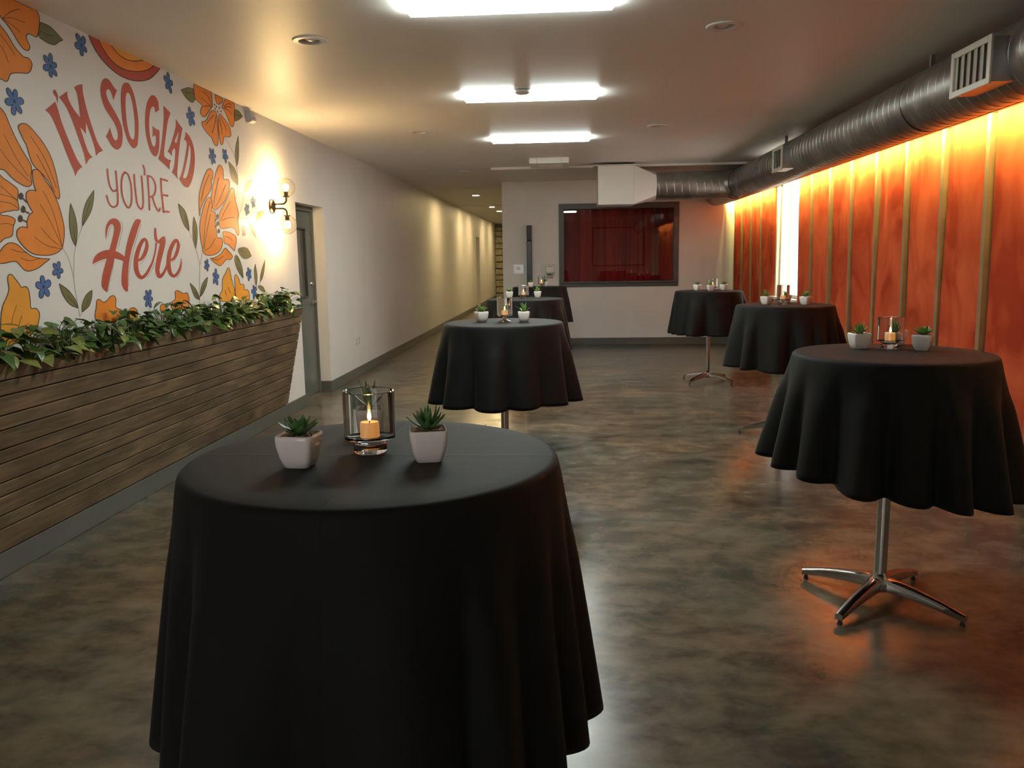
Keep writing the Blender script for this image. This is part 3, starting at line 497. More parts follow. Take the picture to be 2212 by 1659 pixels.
DY0, DY1, DZ = 8.21, 9.155, 2.072
wall_left = struct(slab(MB(), 'x', XL - 0.30, XL, YF, HY, 0, ZC, [(DY0, DY1, 0, DZ), (24.6, 25.5, 0, 2.13)]).build('wall_left', M['wall']))
wall_back = struct(slab(MB(), 'y', YB, YB + 0.16, HX, XR, 0, ZC, [(-0.075, 1.765, 1.06, 2.285)]).build('wall_back', M['wall']))
wall_right = struct(slab(MB(), 'x', XR, XR + 0.15, YF, YB + 0.16, 0, ZC, [(10.15, 11.27, 0.93, 2.60)]).build('wall_right', M['wall_cream']))
struct(slab(MB(), 'y', YF - 0.15, YF, XL - 0.3, XR + 0.15, 0, ZC, [(-2.45, -0.45, 0.55, 2.40)]).build('wall_front', M['wall_dark']))
struct(MB().box(HX, HX + 0.15, YB + 0.16, HY, 0, ZC).build('wall_hall_right', M['wall']))
struct(MB().box(XL - 0.3, HX + 0.15, HY, HY + 0.15, 0, ZC).build('wall_hall_end', M['wall']))
# dark booth behind the interior window
w = MB(); w.box(-0.6, 2.4, 15.4, 15.5, 0, ZC); w.box(-0.6, -0.5, 14.16, 15.4, 0, ZC); w.box(2.4, 2.5, 14.16, 15.5, 0, ZC)
w.box(-0.6, 2.5, 14.16, 15.5, ZC, ZC + 0.1)
struct(w.build('wall_booth', M['base']))

def baseboard(name, boxes):
    mb = MB()
    for b in boxes: mb.box(*b)
    return struct(mb.build(name, M['base'], bevel=0.004))
t = 0.014
baseboard('baseboard_left', [(XL, XL + t, YF, DY0, 0, 0.122), (XL - 0.145, XL + t, DY1 - t, DY1 + 0.0, 0, 0.122), (XL, XL + t, DY1, 24.6, 0, 0.122), (XL, XL + t, 25.5, HY, 0, 0.122)])
baseboard('baseboard_back', [(HX, XR - 0.001, YB - t, YB, 0, 0.122)])
baseboard('baseboard_right', [(XR - t, XR, YF, YB - t, 0, 0.110)])
baseboard('baseboard_hall', [(HX - t, HX, YB, HY, 0, 0.122)])
struct(MB().box(HX, XR - 0.02, YB - 0.018, YB, 0.122, 0.150).build('trim_3', M['wall']))

# door in the left wall
dx = XL - 0.145
d1 = struct(empty('door_1', (dx, (DY0 + DY1) / 2, 0)))
fr = MB(); fr.box(dx - 0.05, dx + 0.03, DY0, DY0 + 0.05, 0, DZ); fr.box(dx - 0.05, dx + 0.03, DY1 - 0.035, DY1 - 0.0145, 0, DZ); fr.box(dx - 0.05, dx + 0.03, DY0, DY1 - 0.0145, DZ - 0.05, DZ)
fr.build('door_frame', M['door'], d1, bevel=0.004)
lf = slab(MB(), 'x', dx - 0.045, dx, DY0 + 0.052, DY1 - 0.037, 0.008, DZ - 0.053, [(8.50, 8.925, 1.085, 1.845)])
leaf = lf.build('door_leaf', M['door'], d1)
st = MB()
for y in (8.500, 8.905): st.box(dx - 0.03, dx + 0.008, y, y + 0.02, 1.085, 1.845)
for z in (1.085, 1.825): st.box(dx - 0.03, dx + 0.008, 8.52, 8.905, z, z + 0.02)
st.build('glazing_bead', M['frame'], leaf)
MB().box(dx - 0.03, dx - 0.022, 8.52, 8.905, 1.105, 1.825).build('door_pane', M['lite'], leaf)
h = MB(); h.tube([(dx, 9.055, 1.035), (dx + 0.012, 9.055, 1.035)], 0.032, 20); h.tube([(dx + 0.012, 9.055, 1.035), (dx + 0.055, 9.055, 1.035)], 0.011, 12)
h.tube([(dx + 0.052, 9.065, 1.035), (dx + 0.055, 9.0, 1.037), (dx + 0.052, 8.945, 1.032)], [0.011, 0.010, 0.008], 12)
h.build('lever_handle', M['chrome'], leaf, smooth=True)
h = MB(); h.tube([(dx, 9.045, 1.235), (dx + 0.022, 9.045, 1.235)], [0.027, 0.022], 20)
h.build('deadbolt', M['chrome'], leaf, smooth=True)

d2 = struct(empty('door_2', (XL - 0.12, 25.05, 0)))
MB().box(XL - 0.16, XL - 0.12, 24.66, 25.44, 0.01, 2.07).build('door_leaf', M['door_hall'], d2, bevel=0.003)
fr = MB(); fr.box(XL - 0.16, XL - 0.10, 24.6, 24.66, 0, 2.13); fr.box(XL - 0.16, XL - 0.10, 25.44, 25.5, 0, 2.13); fr.box(XL - 0.16, XL - 0.10, 24.66, 25.44, 2.07, 2.13)
fr.build('door_frame', M['door_hall'], d2)
hh = MB(); hh.tube([(XL - 0.12, 24.73, 1.0), (XL - 0.06, 24.73, 1.0)], 0.012, 8); hh.tube([(XL - 0.065, 24.73, 1.0), (XL - 0.065, 24.86, 1.0)], 0.010, 8)
hh.build('lever_handle', M['chrome'], d2, smooth=True)

# interior window in the back wall with the red curtain behind it
w1 = struct(empty('window_1', (0.845, YB, 0.985)))
fr = slab(MB(), 'y', YB - 0.022, YB + 0.10, -0.15, 1.84, 0.985, 2.365, [(-0.065, 1.755, 1.075, 2.275)])
fr.build('window_frame', M['frame'], w1, bevel=0.004)
MB().box(-0.11, 1.80, YB - 0.055, YB + 0.02, 1.050, 1.078).build('window_sill', M['frame'], w1, bevel=0.004)
MB().box(-0.065, 1.755, YB + 0.045, YB + 0.046, 1.075, 2.275).build('window_pane', M['pane'], w1)

def curtain_sheet(x0, x1, y, z0, z1, amp, n, seed, th=0.004):
    rnd = random.Random(seed); nx = 160; rows = 8
    ph = [rnd.uniform(0, 6.28) for _ in range(4)]
    v = []; f = []
    for j in range(rows):
        z = z0 + (z1 - z0) * j / (rows - 1)
        for i in range(nx):
            u = i / (nx - 1)
            d = amp * (math.sin(u * n * 2 * PI + ph[0] + 0.15 * math.sin(3 * z)) + 0.5 * math.sin(u * n * 1.63 * 2 * PI + ph[1]) + 0.25 * math.sin(u * n * 3.1 * 2 * PI + ph[2]))
            v.append((x0 + (x1 - x0) * u, y + d, z))
    for j in range(rows - 1):
        for i in range(nx - 1):
            a = j * nx + i; f.append((a, a + 1, a + nx + 1, a + nx))
    return MB().add(v, f)
rc = curtain_sheet(-0.35, 2.05, 14.62, 0.35, 2.70, 0.035, 8, 5).build('red_curtain', M['red'], smooth=True, angle=0)
so = rc.modifiers.new('thickness', 'SOLIDIFY'); so.thickness = 0.004
tag(rc, 'dark red pleated curtain hanging behind the grey-framed window in the back wall', 'curtain')

# side window in the right wall
w2 = struct(empty('window_2', (XR + 0.05, 10.71, 0.93)))
fr = slab(MB(), 'x', XR + 0.02, XR + 0.12, 10.15, 11.27, 0.93, 2.60, [(10.19, 11.23, 0.97, 2.56)])
fr.build('window_frame', M['white_metal'], w2)
MB().box(XR + 0.065, XR + 0.068, 10.19, 11.23, 0.97, 2.56).build('window_pane', M['frosted'], w2)
MB().box(XR - 0.10, XR + 0.02, 10.12, 11.30, 0.90, 0.93).build('window_sill', M['white_metal'], w2)
w3 = MB().box(XR - 0.035, XR - 0.002, 11.235, 11.30, 0.10, 2.70).build('window_casing', M['wall_cream'], w2)

# unseen front window, added to let daylight in from behind the camera
w = struct(empty('window_3', (-1.45, YF, 0.55)))
slab(MB(), 'y', YF - 0.10, YF - 0.03, -2.45, -0.45, 0.55, 2.40, [(-2.39, -1.48, 0.61, 2.34), (-1.42, -0.51, 0.61, 2.34)]).build('window_frame', M['frame'], w)
for x0 in (-2.39, -1.42): MB().box(x0, x0 + 0.91, YF - 0.068, YF - 0.064, 0.61, 2.34).build('window_pane', M['frosted'], w)
w = struct(empty('board_front', (1.85, YF, 1.17)))  # unseen pale board on the front wall, mirrored in the interior window
slab(MB(), 'y', YF, YF + 0.03, 0.88, 2.79, 1.15, 2.56, [(0.93, 2.74, 1.20, 2.51)]).build('window_frame', M['frame'], w)
MB().box(0.93, 2.74, YF + 0.005, YF + 0.01, 1.20, 2.51).build('window_pane', M['screen'], w)

# stone pier at the far end of the hallway
pier = empty('stone_pier', (-1.95, 31.0, 0), 'rough limestone pier at the far end of the hallway', 'pier')
MB().box(-2.715, -1.35, 31.03, 31.19, 0, 2.65).build('mortar_core', M['mortar'], pier)
rnd = random.Random(3)
z = 0.0; row = 0
while z < 2.62:
    hgt = min(rnd.uniform(0.17, 0.26), 2.67 - z)
    x = -2.728 - rnd.uniform(0, 0.0)
    while x < -1.36:
        wd = rnd.uniform(0.24, 0.46)
        x1 = min(x + wd, -1.33)
        MB().box(x + 0.014, x1 - 0.014, 30.97 + rnd.uniform(-0.02, 0.02), 31.1, z + 0.014, z + hgt - 0.014).build('stone_block', M['stone'], pier, bevel=0.02, seg=1)
        x = x1
    z += hgt; row += 1

# ------------------------------------------------------------------ mural on the left wall
MX = XL + 0.0008
mural = empty('painted_mural', (XL, 5.7, 1.0), "mural with red lettering and orange flowers painted on the white left wall", 'mural')

def smooth_loop(pts, closed=True, sub=5):
    n = len(pts); out = []
    rng = range(n) if closed else range(n - 1)
    for i in rng:
        p1 = pts[i]; p2 = pts[(i + 1) % n]
        p0 = pts[(i - 1) % n] if closed or i > 0 else p1
        p3 = pts[(i + 2) % n] if closed or i + 2 < n else p2
        s1 = closed and len(p1) > 2; s2 = closed and len(p2) > 2
        if s1: p0 = p1
        if s2: p3 = p2
        k = min(len(p1), len(p2), 3) if not closed else 2
        for j in range(sub):
            t = j / sub
            out.append(tuple(0.5 * ((2 * p1[a]) + (-p0[a] + p2[a]) * t + (2 * p0[a] - 5 * p1[a] + 4 * p2[a] - p3[a]) * t * t
                                    + (-p0[a] + 3 * p1[a] - 3 * p2[a] + p3[a]) * t ** 3) for a in range(k)))
    if not closed: out.append(tuple(pts[-1][:3]))
    return out

def area(l): return sum(l[i][0] * l[(i + 1) % len(l)][1] - l[(i + 1) % len(l)][0] * l[i][1] for i in range(len(l))) / 2

def fill(mb, loops, x):
    loops = [[Vector((p[0], min(p[1], 2.775), 0)) for p in l] for l in loops]
    tris = tessellate_polygon(loops)
    flat = [p for l in loops for p in l]
    v = [(x, p.x, p.y) for p in flat]
    fs = []
    for t in tris:
        a, b, c = (flat[i] for i in t)
        if (b - a).cross(c - a).z < 0: t = (t[0], t[2], t[1])
        fs.append(tuple(t))
    mb.add(v, fs)

def ribbon(mb, pts, x, closed=False, wd=None, sub=5, cap=True):
    pl = smooth_loop(pts, closed, sub) if not closed or len(pts[0]) > 3 else pts
    n = len(pl); L = []; R = []
    for i in range(n):
        a = pl[i - 1] if (closed or i) else pl[i]; b = pl[(i + 1) % n] if (closed or i + 1 < n) else pl[i]
        k = pl[i][0] / 2.72                      # brush strokes were set out wider along the wall
        dxy = Vector(((b[0] - a[0]) / k, b[1] - a[1]))
        if dxy.length < 1e-9: dxy = Vector((1, 0))
        dxy.normalize(); nn = Vector((-dxy.y * k, dxy.x)); h = (wd if wd else pl[i][2]) / 2
        x_ = x + 2e-6 * i                        # later paint lies over earlier paint
        L.append((x_, pl[i][0] + nn.x * h, min(pl[i][1] + nn.y * h, 2.775))); R.append((x_, pl[i][0] - nn.x * h, min(pl[i][1] - nn.y * h, 2.775)))
    f = [(n + i, n + (i + 1) % n, (i + 1) % n, i) for i in range(n if closed else n - 1)]
    mb.add(L + R, f)
    if cap and not closed:
        for q in (pl[0], pl[-1]):
            r = (wd if wd else q[2]) / 2
            c = [(x + (0.00025 if q is pl[-1] else -0.00003), q[0] + r * q[0] / 2.72 * math.cos(k * PI / 5), q[1] + r * math.sin(k * PI / 5)) for k in range(10)]
            mb.add(c, [tuple(range(10))])

def paint(name, m, parent=mural): return lambda mb: mb.build(name, M[m], parent)
for outer, holes in M_LET:
    mb = MB(); fill(mb, [smooth_loop(outer)] + [smooth_loop(h) for h in holes], MX)
    mb.build('painted_letter', M['p_red_paint'], mural)
for strokes in M_YOU:
    mb = MB()
    for k, s in enumerate(strokes): ribbon(mb, s, MX + 0.00015 * k)
    mb.build('painted_letter', M['p_red_paint'], mural)
for polys, ribs in M_HERE:
    mb = MB()
    for k, p in enumerate(polys): fill(mb, [smooth_loop(p)], MX + 0.0001 * k)
    for k, s in enumerate(ribs): ribbon(mb, s, MX + 0.00015 * k)
    mb.build('painted_letter', M['p_red_paint'], mural)
mb = MB()
for s in M_SHADE: ribbon(mb, s, MX, cap=False)
mb.build('letter_shade_line', M['p_shade'], mural)
for name, petals, veins, blobs in M_FLOWER:
    root = empty('painted_flower', parent=mural)
    for col, p in petals:
        lp = smooth_loop(p)
        mb = MB(); fill(mb, [lp], MX)
        pet = mb.build('petal', M['p_orange' if col == 'o' else 'p_yellow'], root)
    mb = MB()
    for col, p in petals: ribbon(mb, smooth_loop(p), MX + 0.0004, closed=True, wd=0.0042)
    for v_ in veins: ribbon(mb, v_, MX + 0.0004, cap=False)
    for b in blobs: fill(mb, [smooth_loop(b)], MX + 0.0005)
    mb.build('brush_outline', M['p_line'], root)
for i, p in enumerate(M_LEAF):
    lp = smooth_loop(p)
    mb = MB(); fill(mb, [lp], MX)
    lo = mb.build('painted_leaf', M['p_green'], mural)
    mb = MB(); ribbon(mb, lp, MX + 0.0004, closed=True, wd=0.0034); mb.build('leaf_outline', M['p_line'], lo)
mb = MB()
for s in M_VEIN: ribbon(mb, s, MX + 0.0004, cap=False)
mb.build('leaf_vein_lines', M['p_line'], mural)
for s in M_STEM:
    mb = MB(); ribbon(mb, s, MX, cap=False); mb.build('painted_stem', M['p_shade'], mural)
sun = empty('painted_sun', parent=mural)
for k, (c, p) in enumerate(M_SUN):
    mb = MB(); fill(mb, [smooth_loop(p)], MX + 0.0003 * k)
    mb.build('sun_band', M[{'r': 'p_red_paint', 'o': 'p_orange', 'y': 'p_yellow'}[c]], sun)
mb = MB()
for k, (c, p) in enumerate(M_SUN):
    lp = smooth_loop(p); cut = [q for q in lp]
    ribbon(mb, [(q[0], q[1], 0.005) for q in p], MX + 0.0012, cap=False)
mb.build('brush_outline', M['p_line'], sun)
rnd = random.Random(11)
for i, (y, z, r) in enumerate(M_BLUE):
    mb = MB(); a0 = rnd.uniform(0, 6.28); n = rnd.choice((5, 5, 6)); lp = []
    N = 60
    lens = [rnd.uniform(0.78, 1.08) for _ in range(n)]
    for k in range(N):
        a = 2 * PI * k / N; q = (a * n / (2 * PI)) % n; frac = q - math.floor(q)
        rr = r * 1.12 * (0.30 + 0.72 * lens[int(q)] * max(0.0, math.sin(PI * frac)) ** 0.75)
        lp.append((y + rr * math.cos(a + a0), z + rr * math.sin(a + a0)))
    fill(mb, [lp], MX)
    bl = mb.build('painted_blue_flower', M['p_pink' if i == 9 else 'p_blue'], mural)
    mb = MB(); ribbon(mb, lp, MX + 0.0004, closed=True, wd=0.0036)
    fill(mb, [[(y + 0.16 * r * math.cos(k * PI / 5), z + 0.16 * r * math.sin(k * PI / 5)) for k in range(10)]], MX + 0.0005)
    mb.build('brush_outline', M['p_line'], bl)

# ------------------------------------------------------------------ planter along the left wall
PY0, PY1 = 2.4, 7.62
P_BOT, P_TOP = Vector((-2.700, 0, 0.128)), Vector((-2.500, 0, 1.052))
planter = empty('wooden_planter', (-2.62, 5.0, 0.128), 'long brown slatted timber planter box fixed under the mural', 'planter')
fr = [1.0, 0.912, 0.836, 0.737, 0.661, 0.56, 0.487, 0.384, 0.31, 0.206, 0.13, 0.0]
nrm = Vector((P_TOP.z - P_BOT.z, 0, -(P_TOP.x - P_BOT.x))).normalized()
for i in range(11):
    a = P_BOT.lerp(P_TOP, fr[i + 1]); b = P_BOT.lerp(P_TOP, fr[i])
    up = (b - a).normalized() * 0.0042
    a = a + up; b = b - up
    ring = [a, b, b - nrm * 0.018, a - nrm * 0.018]
    if i == 10: ring[3] = Vector((max(ring[3].x, XL + 0.002), 0, ring[3].z)); ring[2] = Vector((max(ring[2].x, XL + 0.002), 0, ring[2].z))
    MB().loft([[(p.x, PY0, p.z) for p in ring], [(p.x, PY1, p.z) for p in ring]]).build('plank', M['wood'], planter, bevel=0.0015, seg=1)
bk = [P_BOT - nrm * 0.0195, P_TOP - nrm * 0.0195 - Vector((0, 0, 0.02)), P_TOP - nrm * 0.024 - Vector((0, 0, 0.02)), P_BOT - nrm * 0.0195 + Vector((0.001, 0, 0.03))]
MB().loft([[(max(p.x, XL + 0.003), PY0 + 0.01, p.z) for p in bk], [(max(p.x, XL + 0.003), PY1 - 0.01, p.z) for p in bk]]).build('backing_board', M['joint'], planter)
for y0, y1 in ((PY0 + 0.001, PY0 + 0.02), (PY1 - 0.02, PY1 - 0.001)):
    tri = [(XL + 0.002, 0.14), (P_BOT.x - 0.005, 0.14), (P_TOP.x - 0.024, 1.040), (XL + 0.002, 1.040)]
    MB().loft([[(x, y0, z) for x, z in tri], [(x, y1, z) for x, z in tri]]).build('end_panel', M['wood'], planter)
v = []; f = []; rnd = random.Random(4); ny = 90; nx = 6
for j in range(ny):
    for i in range(nx):
        v.append((-2.716 + 0.187 * i / (nx - 1), PY0 + 0.02 + (PY1 - PY0 - 0.04) * j / (ny - 1), 1.000 + rnd.uniform(-0.012, 0.014)))
for j in range(ny - 1):
    for i in range(nx - 1):
        a = j * nx + i; f.append((a, a + 1, a + nx + 1, a + nx))
MB().add(v, f).build('potting_soil', M['soil'], planter, smooth=True, angle=0, kind='stuff')

def leaf_mesh(name, m, seed):
    rnd = random.Random(seed)
    prof = [(0.0, 0.0), (-0.05, 0.24), (0.10, 0.37), (0.32, 0.39), (0.58, 0.28), (0.82, 0.12), (1.0, 0.0)]
    fold = rnd.uniform(0.10, 0.28); droop = rnd.uniform(0.10, 0.38); twist = rnd.uniform(-0.2, 0.2)
    me = bpy.data.meshes.new(name); v = []; f = []
    mids = [0.0, 0.04, 0.14, 0.33, 0.58, 0.82, 1.0]
    for k, (t, w) in enumerate(prof):
        zc = -droop * mids[k] ** 2
        v.append((mids[k], 0, zc))
        v.append((t, w, zc + fold * w + twist * w * t)); v.append((t, -w, zc + fold * w - twist * w * t))
    for k in range(len(prof) - 1):
        a = 3 * k; b = a + 3
        if k == 0: f += [(a, b, b + 1), (a, b + 2, b)]
        elif k == len(prof) - 2: f += [(a, b, a + 1), (a, a + 2, b)]
        else: f += [(a, b, b + 1, a + 1), (a, a + 2, b + 2, b)]
    me.from_pydata(v, [], f); me.update()
    for p in me.polygons: p.use_smooth = True
    me.materials.append(m); return me
LM = [leaf_mesh('pothos_leaf', M['leaf'], i) for i in range(5)] + [leaf_mesh('pothos_leaf_variegated', M['leaf_b'], 9 + i) for i in range(2)]
rnd = random.Random(21)
NPL = 25
for i in range(NPL):
    y = 3.02 + (7.52 - 3.02) * i / (NPL - 1) + rnd.uniform(-0.04, 0.04)
    base = Vector((-2.61 + rnd.uniform(-0.03, 0.03), y, 1.004))
    root = empty('pothos_plant', base, 'leafy green pothos plant growing in the long wooden planter', 'plant', 'pothos plants in the wooden planter')
    sm = MB(); nl = rnd.randint(28, 33)
    vig = 1.0 + 0.35 * math.sin(i * 1.7) * rnd.random()
    for k in range(nl):
        a = rnd.uniform(0, 2 * PI); rad = rnd.uniform(0.03, 0.15)
        tip = Vector((rnd.uniform(-0.075, 0.120), math.sin(a) * rad, rnd.uniform(0.04, 0.19) * vig))
        if tip.x > 0.08: tip.z = rnd.uniform(0.04, 0.08)
        if k == 0 and i in (9, 14): tip = Vector((0.128, rnd.uniform(-0.06, 0.06), 0.035))
        mid = tip * 0.5 + Vector((0, 0, 0.045 + rnd.uniform(0, 0.03)))
        if tip.z < 0.03: mid.z = 0.085
        sm.tube([base, base + mid, base + tip], [0.0026, 0.0022, 0.0018], 5, cap=False)
        o = bpy.data.objects.new('leaf', rnd.choice(LM[:5] + LM[:5] + LM[5:] + (LM[5:] * 3 if y > 6 else [])))
        COL.objects.link(o); o.parent = root; o.location = tip
        s = rnd.uniform(0.055, 0.095); o.scale = (s, s * rnd.uniform(0.8, 1.1), s)
        yaw = math.atan2(tip.y, tip.x + 0.03) + rnd.uniform(-1.0, 1.0)
        pit = rnd.uniform(-0.35, 0.7); o.rotation_euler = (rnd.uniform(-0.5, 0.5), pit, yaw)
        tipx = base.x + tip.x + math.cos(yaw) * s * math.cos(pit)
        if tipx < XL + 0.01: o.rotation_euler[2] = yaw + PI
    sm.build('stem', M['stem'], root, smooth=True)

# ------------------------------------------------------------------ wall lamp
lamp = empty('wall_sconce', (XL, 7.53, 1.985), 'bronze two-arm wall lamp with glowing glass globes beside the door', 'wall lamp')
sy, sz = 7.53, 1.985
MB().tube([(XL, sy, sz), (XL + 0.012, sy, sz), (XL + 0.024, sy, sz)], [0.066, 0.066, 0.055], 32).build('backplate', M['brass'], lamp, smooth=True)
for s in (1, -1):
    z0 = sz + s * 0.020; pts = [(XL + 0.02, sy, z0), (XL + 0.105, sy, z0)]
    for k in range(1, 7):
        a = k / 6 * PI / 2; pts.append((XL + 0.105 + 0.04 * math.sin(a), sy, z0 + s * 0.04 * (1 - math.cos(a))))
    pts.append((XL + 0.145, sy, z0 + s * 0.062))
    arm = MB().tube(pts, 0.0075, 12).build('arm', M['brass'], lamp, smooth=True)
    zt = z0 + s * 0.062; cx = XL + 0.145
    pr = [(0.030, 0), (0.030, s * 0.006), (0.019, s * 0.010), (0.019, s * 0.05), (0.014, s * 0.052)]
    MB().lathe(pr, 24, (cx, sy, zt)).build('socket', M['brass'], arm, smooth=True)
    gz = zt + s * 0.085
    N = 18; pr = []
    for k in range(N + 1):
        a = -PI / 2 + 0.32 + (PI - 0.32) * k / N
        pr.append((max(0.0005, 0.085 * math.cos(a)), s * 0.085 * math.sin(a)))
    g = MB().lathe(pr, 36, (cx, sy, gz), cap=False).build('glass_globe', M['globe'], arm, smooth=True, angle=0)
    pr = [(0.012, 0.0), (0.022, s * 0.018), (0.028, s * 0.036), (0.024, s * 0.054), (0.010, s * 0.064)]
    MB().lathe(pr, 20, (cx, sy, zt + s * 0.052)).build('bulb', M['bulb'], arm, smooth=True)

# small things on the left wall
o = empty('wall_sensor', (XL, 7.09, 2.66), 'small white motion sensor on the left wall just under the ceiling', 'sensor')
mb = MB(); mb.loft([[(XL, 7.045, z0), (XL + d, 7.045, z0), (XL + d, 7.135, z0), (XL, 7.135, z0)] for z0, d in ((2.655, 0.03), (2.67, 0.06), (2.74, 0.045), (2.752, 0.04))])
mb.build('sensor_body', M['plastic'], o, bevel=0.006)
MB().box(XL + 0.045, XL + 0.063, 7.06, 7.12, 2.672, 2.70).build('sensor_lens', M['plastic_grey'], o, bevel=0.004)
for k, (y, lab) in enumerate(((10.328, 'white power outlet low on the left wall, nearer the door'), (10.469, 'white power outlet low on the left wall, farther from the door'))):
    o = empty('power_outlet', (XL, y, 0.405), lab, 'outlet', 'pair of outlets on the left wall')
    MB().box(XL, XL + 0.006, y - 0.036, y + 0.036, 0.398, 0.513).build('cover_plate', M['plastic'], o, bevel=0.002)
    for z0 in (0.415, 0.465): MB().box(XL + 0.006, XL + 0.009, y - 0.017, y + 0.017, z0, z0 + 0.032).build('socket_face', M['plastic_grey'], o, bevel=0.002)
o = empty('light_switch', (XL, 13.9, 1.16), 'white light switch on the left wall where the hallway begins', 'switch')
MB().box(XL, XL + 0.006, 13.86, 13.94, 1.165, 1.28).build('cover_plate', M['plastic'], o, bevel=0.002)
MB().box(XL + 0.006, XL + 0.012, 13.885, 13.915, 1.19, 1.255).build('rocker', M['plastic'], o, bevel=0.002)

# back wall: thermostat, speaker column, dispenser
o = empty('thermostat', (-0.83, YB, 1.21), 'white thermostat with grey display in a clear cover left of the black speaker column', 'thermostat')
MB().box(-0.925, -0.735, YB - 0.012, YB, 1.21, 1.385).build('mounting_plate', M['plastic_grey'], o, bevel=0.003)
tb_ = MB().box(-0.905, -0.755, YB - 0.04, YB - 0.012, 1.235, 1.365).build('thermostat_body', M['plastic'], o, bevel=0.004)
MB().box(-0.872, -0.800, YB - 0.044, YB - 0.040, 1.285, 1.335).build('display', M['lcd'], tb_)
MB().box(-0.922, -0.738, YB - 0.075, YB - 0.073, 1.213, 1.382).build('clear_cover', M['hurricane'], o)
o = empty('column_speaker', (-0.645, YB - 0.05, 1.0), 'tall slim black column loudspeaker on the back wall', 'speaker')
MB().box(-0.688, -0.604, YB - 0.11, YB - 0.012, 1.775, 2.022).build('upper_module', M['black'], o, bevel=0.006)
lm_ = MB().box(-0.688, -0.604, YB - 0.11, YB - 0.012, 0.90, 1.770).build('lower_module', M['black'], o, bevel=0.006)
MB().box(-0.680, -0.612, YB - 0.114, YB - 0.110, 0.92, 1.755).build('speaker_grille', M['black_gloss'], lm_)
MB().box(-0.67, -0.62, YB - 0.012, YB, 1.2, 1.9).build('wall_bracket', M['black_gloss'], o)
o = empty('soap_dispenser', (-0.305, YB, 1.17), 'white soap dispenser on the back wall between speaker column and window', 'dispenser')
mb = MB(); prof = [(1.215, 0.085), (1.24, 0.105), (1.33, 0.105), (1.365, 0.09), (1.378, 0.06)]
mb.loft([[(-0.375, YB, z0), (-0.375, YB - d, z0), (-0.235, YB - d, z0), (-0.235, YB, z0)] for z0, d in prof]); mb.build('dispenser_body', M['plastic'], o, bevel=0.012, seg=3)
mb = MB(); mb.lathe([(0.035, 0), (0.035, 0.012), (0.02, 0.02)], 20, (-0.305, YB - 0.075, 1.198)); mb.build('nozzle', M['lcd'], o, smooth=True)
MB().box(-0.36, -0.25, YB - 0.10, YB, 1.165, 1.178).build('drip_tray', M['plastic'], o, bevel=0.004)
MB().box(-0.325, -0.285, YB - 0.108, YB - 0.104, 1.325, 1.345).build('badge', M['plastic_grey'], o)

# ------------------------------------------------------------------ ceiling fittings
names = ['rectangular ceiling light nearest the camera, cut by the top edge', 'middle rectangular ceiling light behind the smoke detector', 'farthest of the three rectangular ceiling lights']
for y, lab in zip((4.40, 6.83, 9.27), names):
    o = empty('ceiling_light', (-0.295, y, ZC), lab, 'ceiling light', 'row of rectangular ceiling lights')
    MB().box(-0.80, 0.21, y - 0.11, y + 0.11, ZC - 0.010, ZC).build('housing', M['white_metal'], o)
    r = lambda d, zz: [(-0.840 + d, y - 0.150 + d, zz), (0.250 - d, y - 0.150 + d, zz), (0.250 - d, y + 0.150 - d, zz), (-0.840 + d, y + 0.150 - d, zz)]
    MB().loft([r(0, ZC - 0.001), r(0.003, ZC - 0.012), r(0.018, ZC - 0.030)]).build('diffuser', M['lamp'], o)

def downlight(x, y, lab, lens, zc=ZC, grp='recessed ceiling downlights', r=0.088, can=True, tilt=0.0):
    o = empty('recessed_downlight', (x, y, zc), lab, 'downlight', grp)
    pr = [(0.062, 0.0), (0.062, -0.004), (0.070, -0.010), (r + 0.010, -0.008), (r + 0.016, -0.002), (r + 0.016, 0.0)]
    MB().lathe(pr, 36, (x, y, zc), cap=False).build('trim_ring', M['white_metal'], o, smooth=True)
    if can:
        cn = MB().lathe([(0.061, -0.003), (0.061, 0.075), (0.001, 0.076)], 28, (x, y, zc), cap=False).build('can', M['white_metal'], o, smooth=True)
        mb = MB(); N = 8
        pr = [(0.054 * math.cos(a), -0.036 * math.sin(a)) for a in [k * PI / 2 / N for k in range(N + 1)]]
        mb.lathe([(max(p[0], 0.001), p[1]) for p in pr], 24, (0, 0, 0), cap=False)
        R_ = Matrix.Rotation(tilt, 3, 'Y')
        mb.v = [tuple(R_ @ Vector(p) + Vector((x, y, zc + 0.030))) for p in mb.v]
        mb.build('lamp_eyeball', lens, cn, smooth=True)
    else:
        MB().lathe([(0.061, -0.004), (0.058, -0.009), (0.001, -0.010)], 28, (x, y, zc), cap=False).build('lens', lens, o, smooth=True)
    return o
labs = ['unlit recessed downlight left of the nearest ceiling light', 'unlit recessed downlight right of the nearest ceiling light', 'small unlit recessed downlight left of the farthest ceiling light',
        'small unlit recessed downlight right of the middle ceiling light', 'faint unlit recessed downlight before the hallway opening']
for (x, y), lab in zip(CANS, labs): downlight(x, y, lab, M['lens_off'], tilt=0.35 if x < 0 else -0.35)
for (x, y), lab in zip([(-1.88, 17.1), (-1.90, 20.95), (-1.875, 22.85)], ['lit hallway downlight nearest the room', 'brightest hallway downlight in the middle', 'lit hallway downlight farthest away']):
    downlight(x, y, lab, M['hall'], can=False, grp='lit hallway downlights')
for y in (26.5, 29.0): downlight(-1.88, y, 'lit hallway downlight hidden %s' % ('before the stone pier, added to brighten the hall end' if y > 28 else 'beyond the hallway door'), M['hall'], can=False, grp='lit hallway downlights out of view')  # the farther lamp is added out of view to brighten the hall end

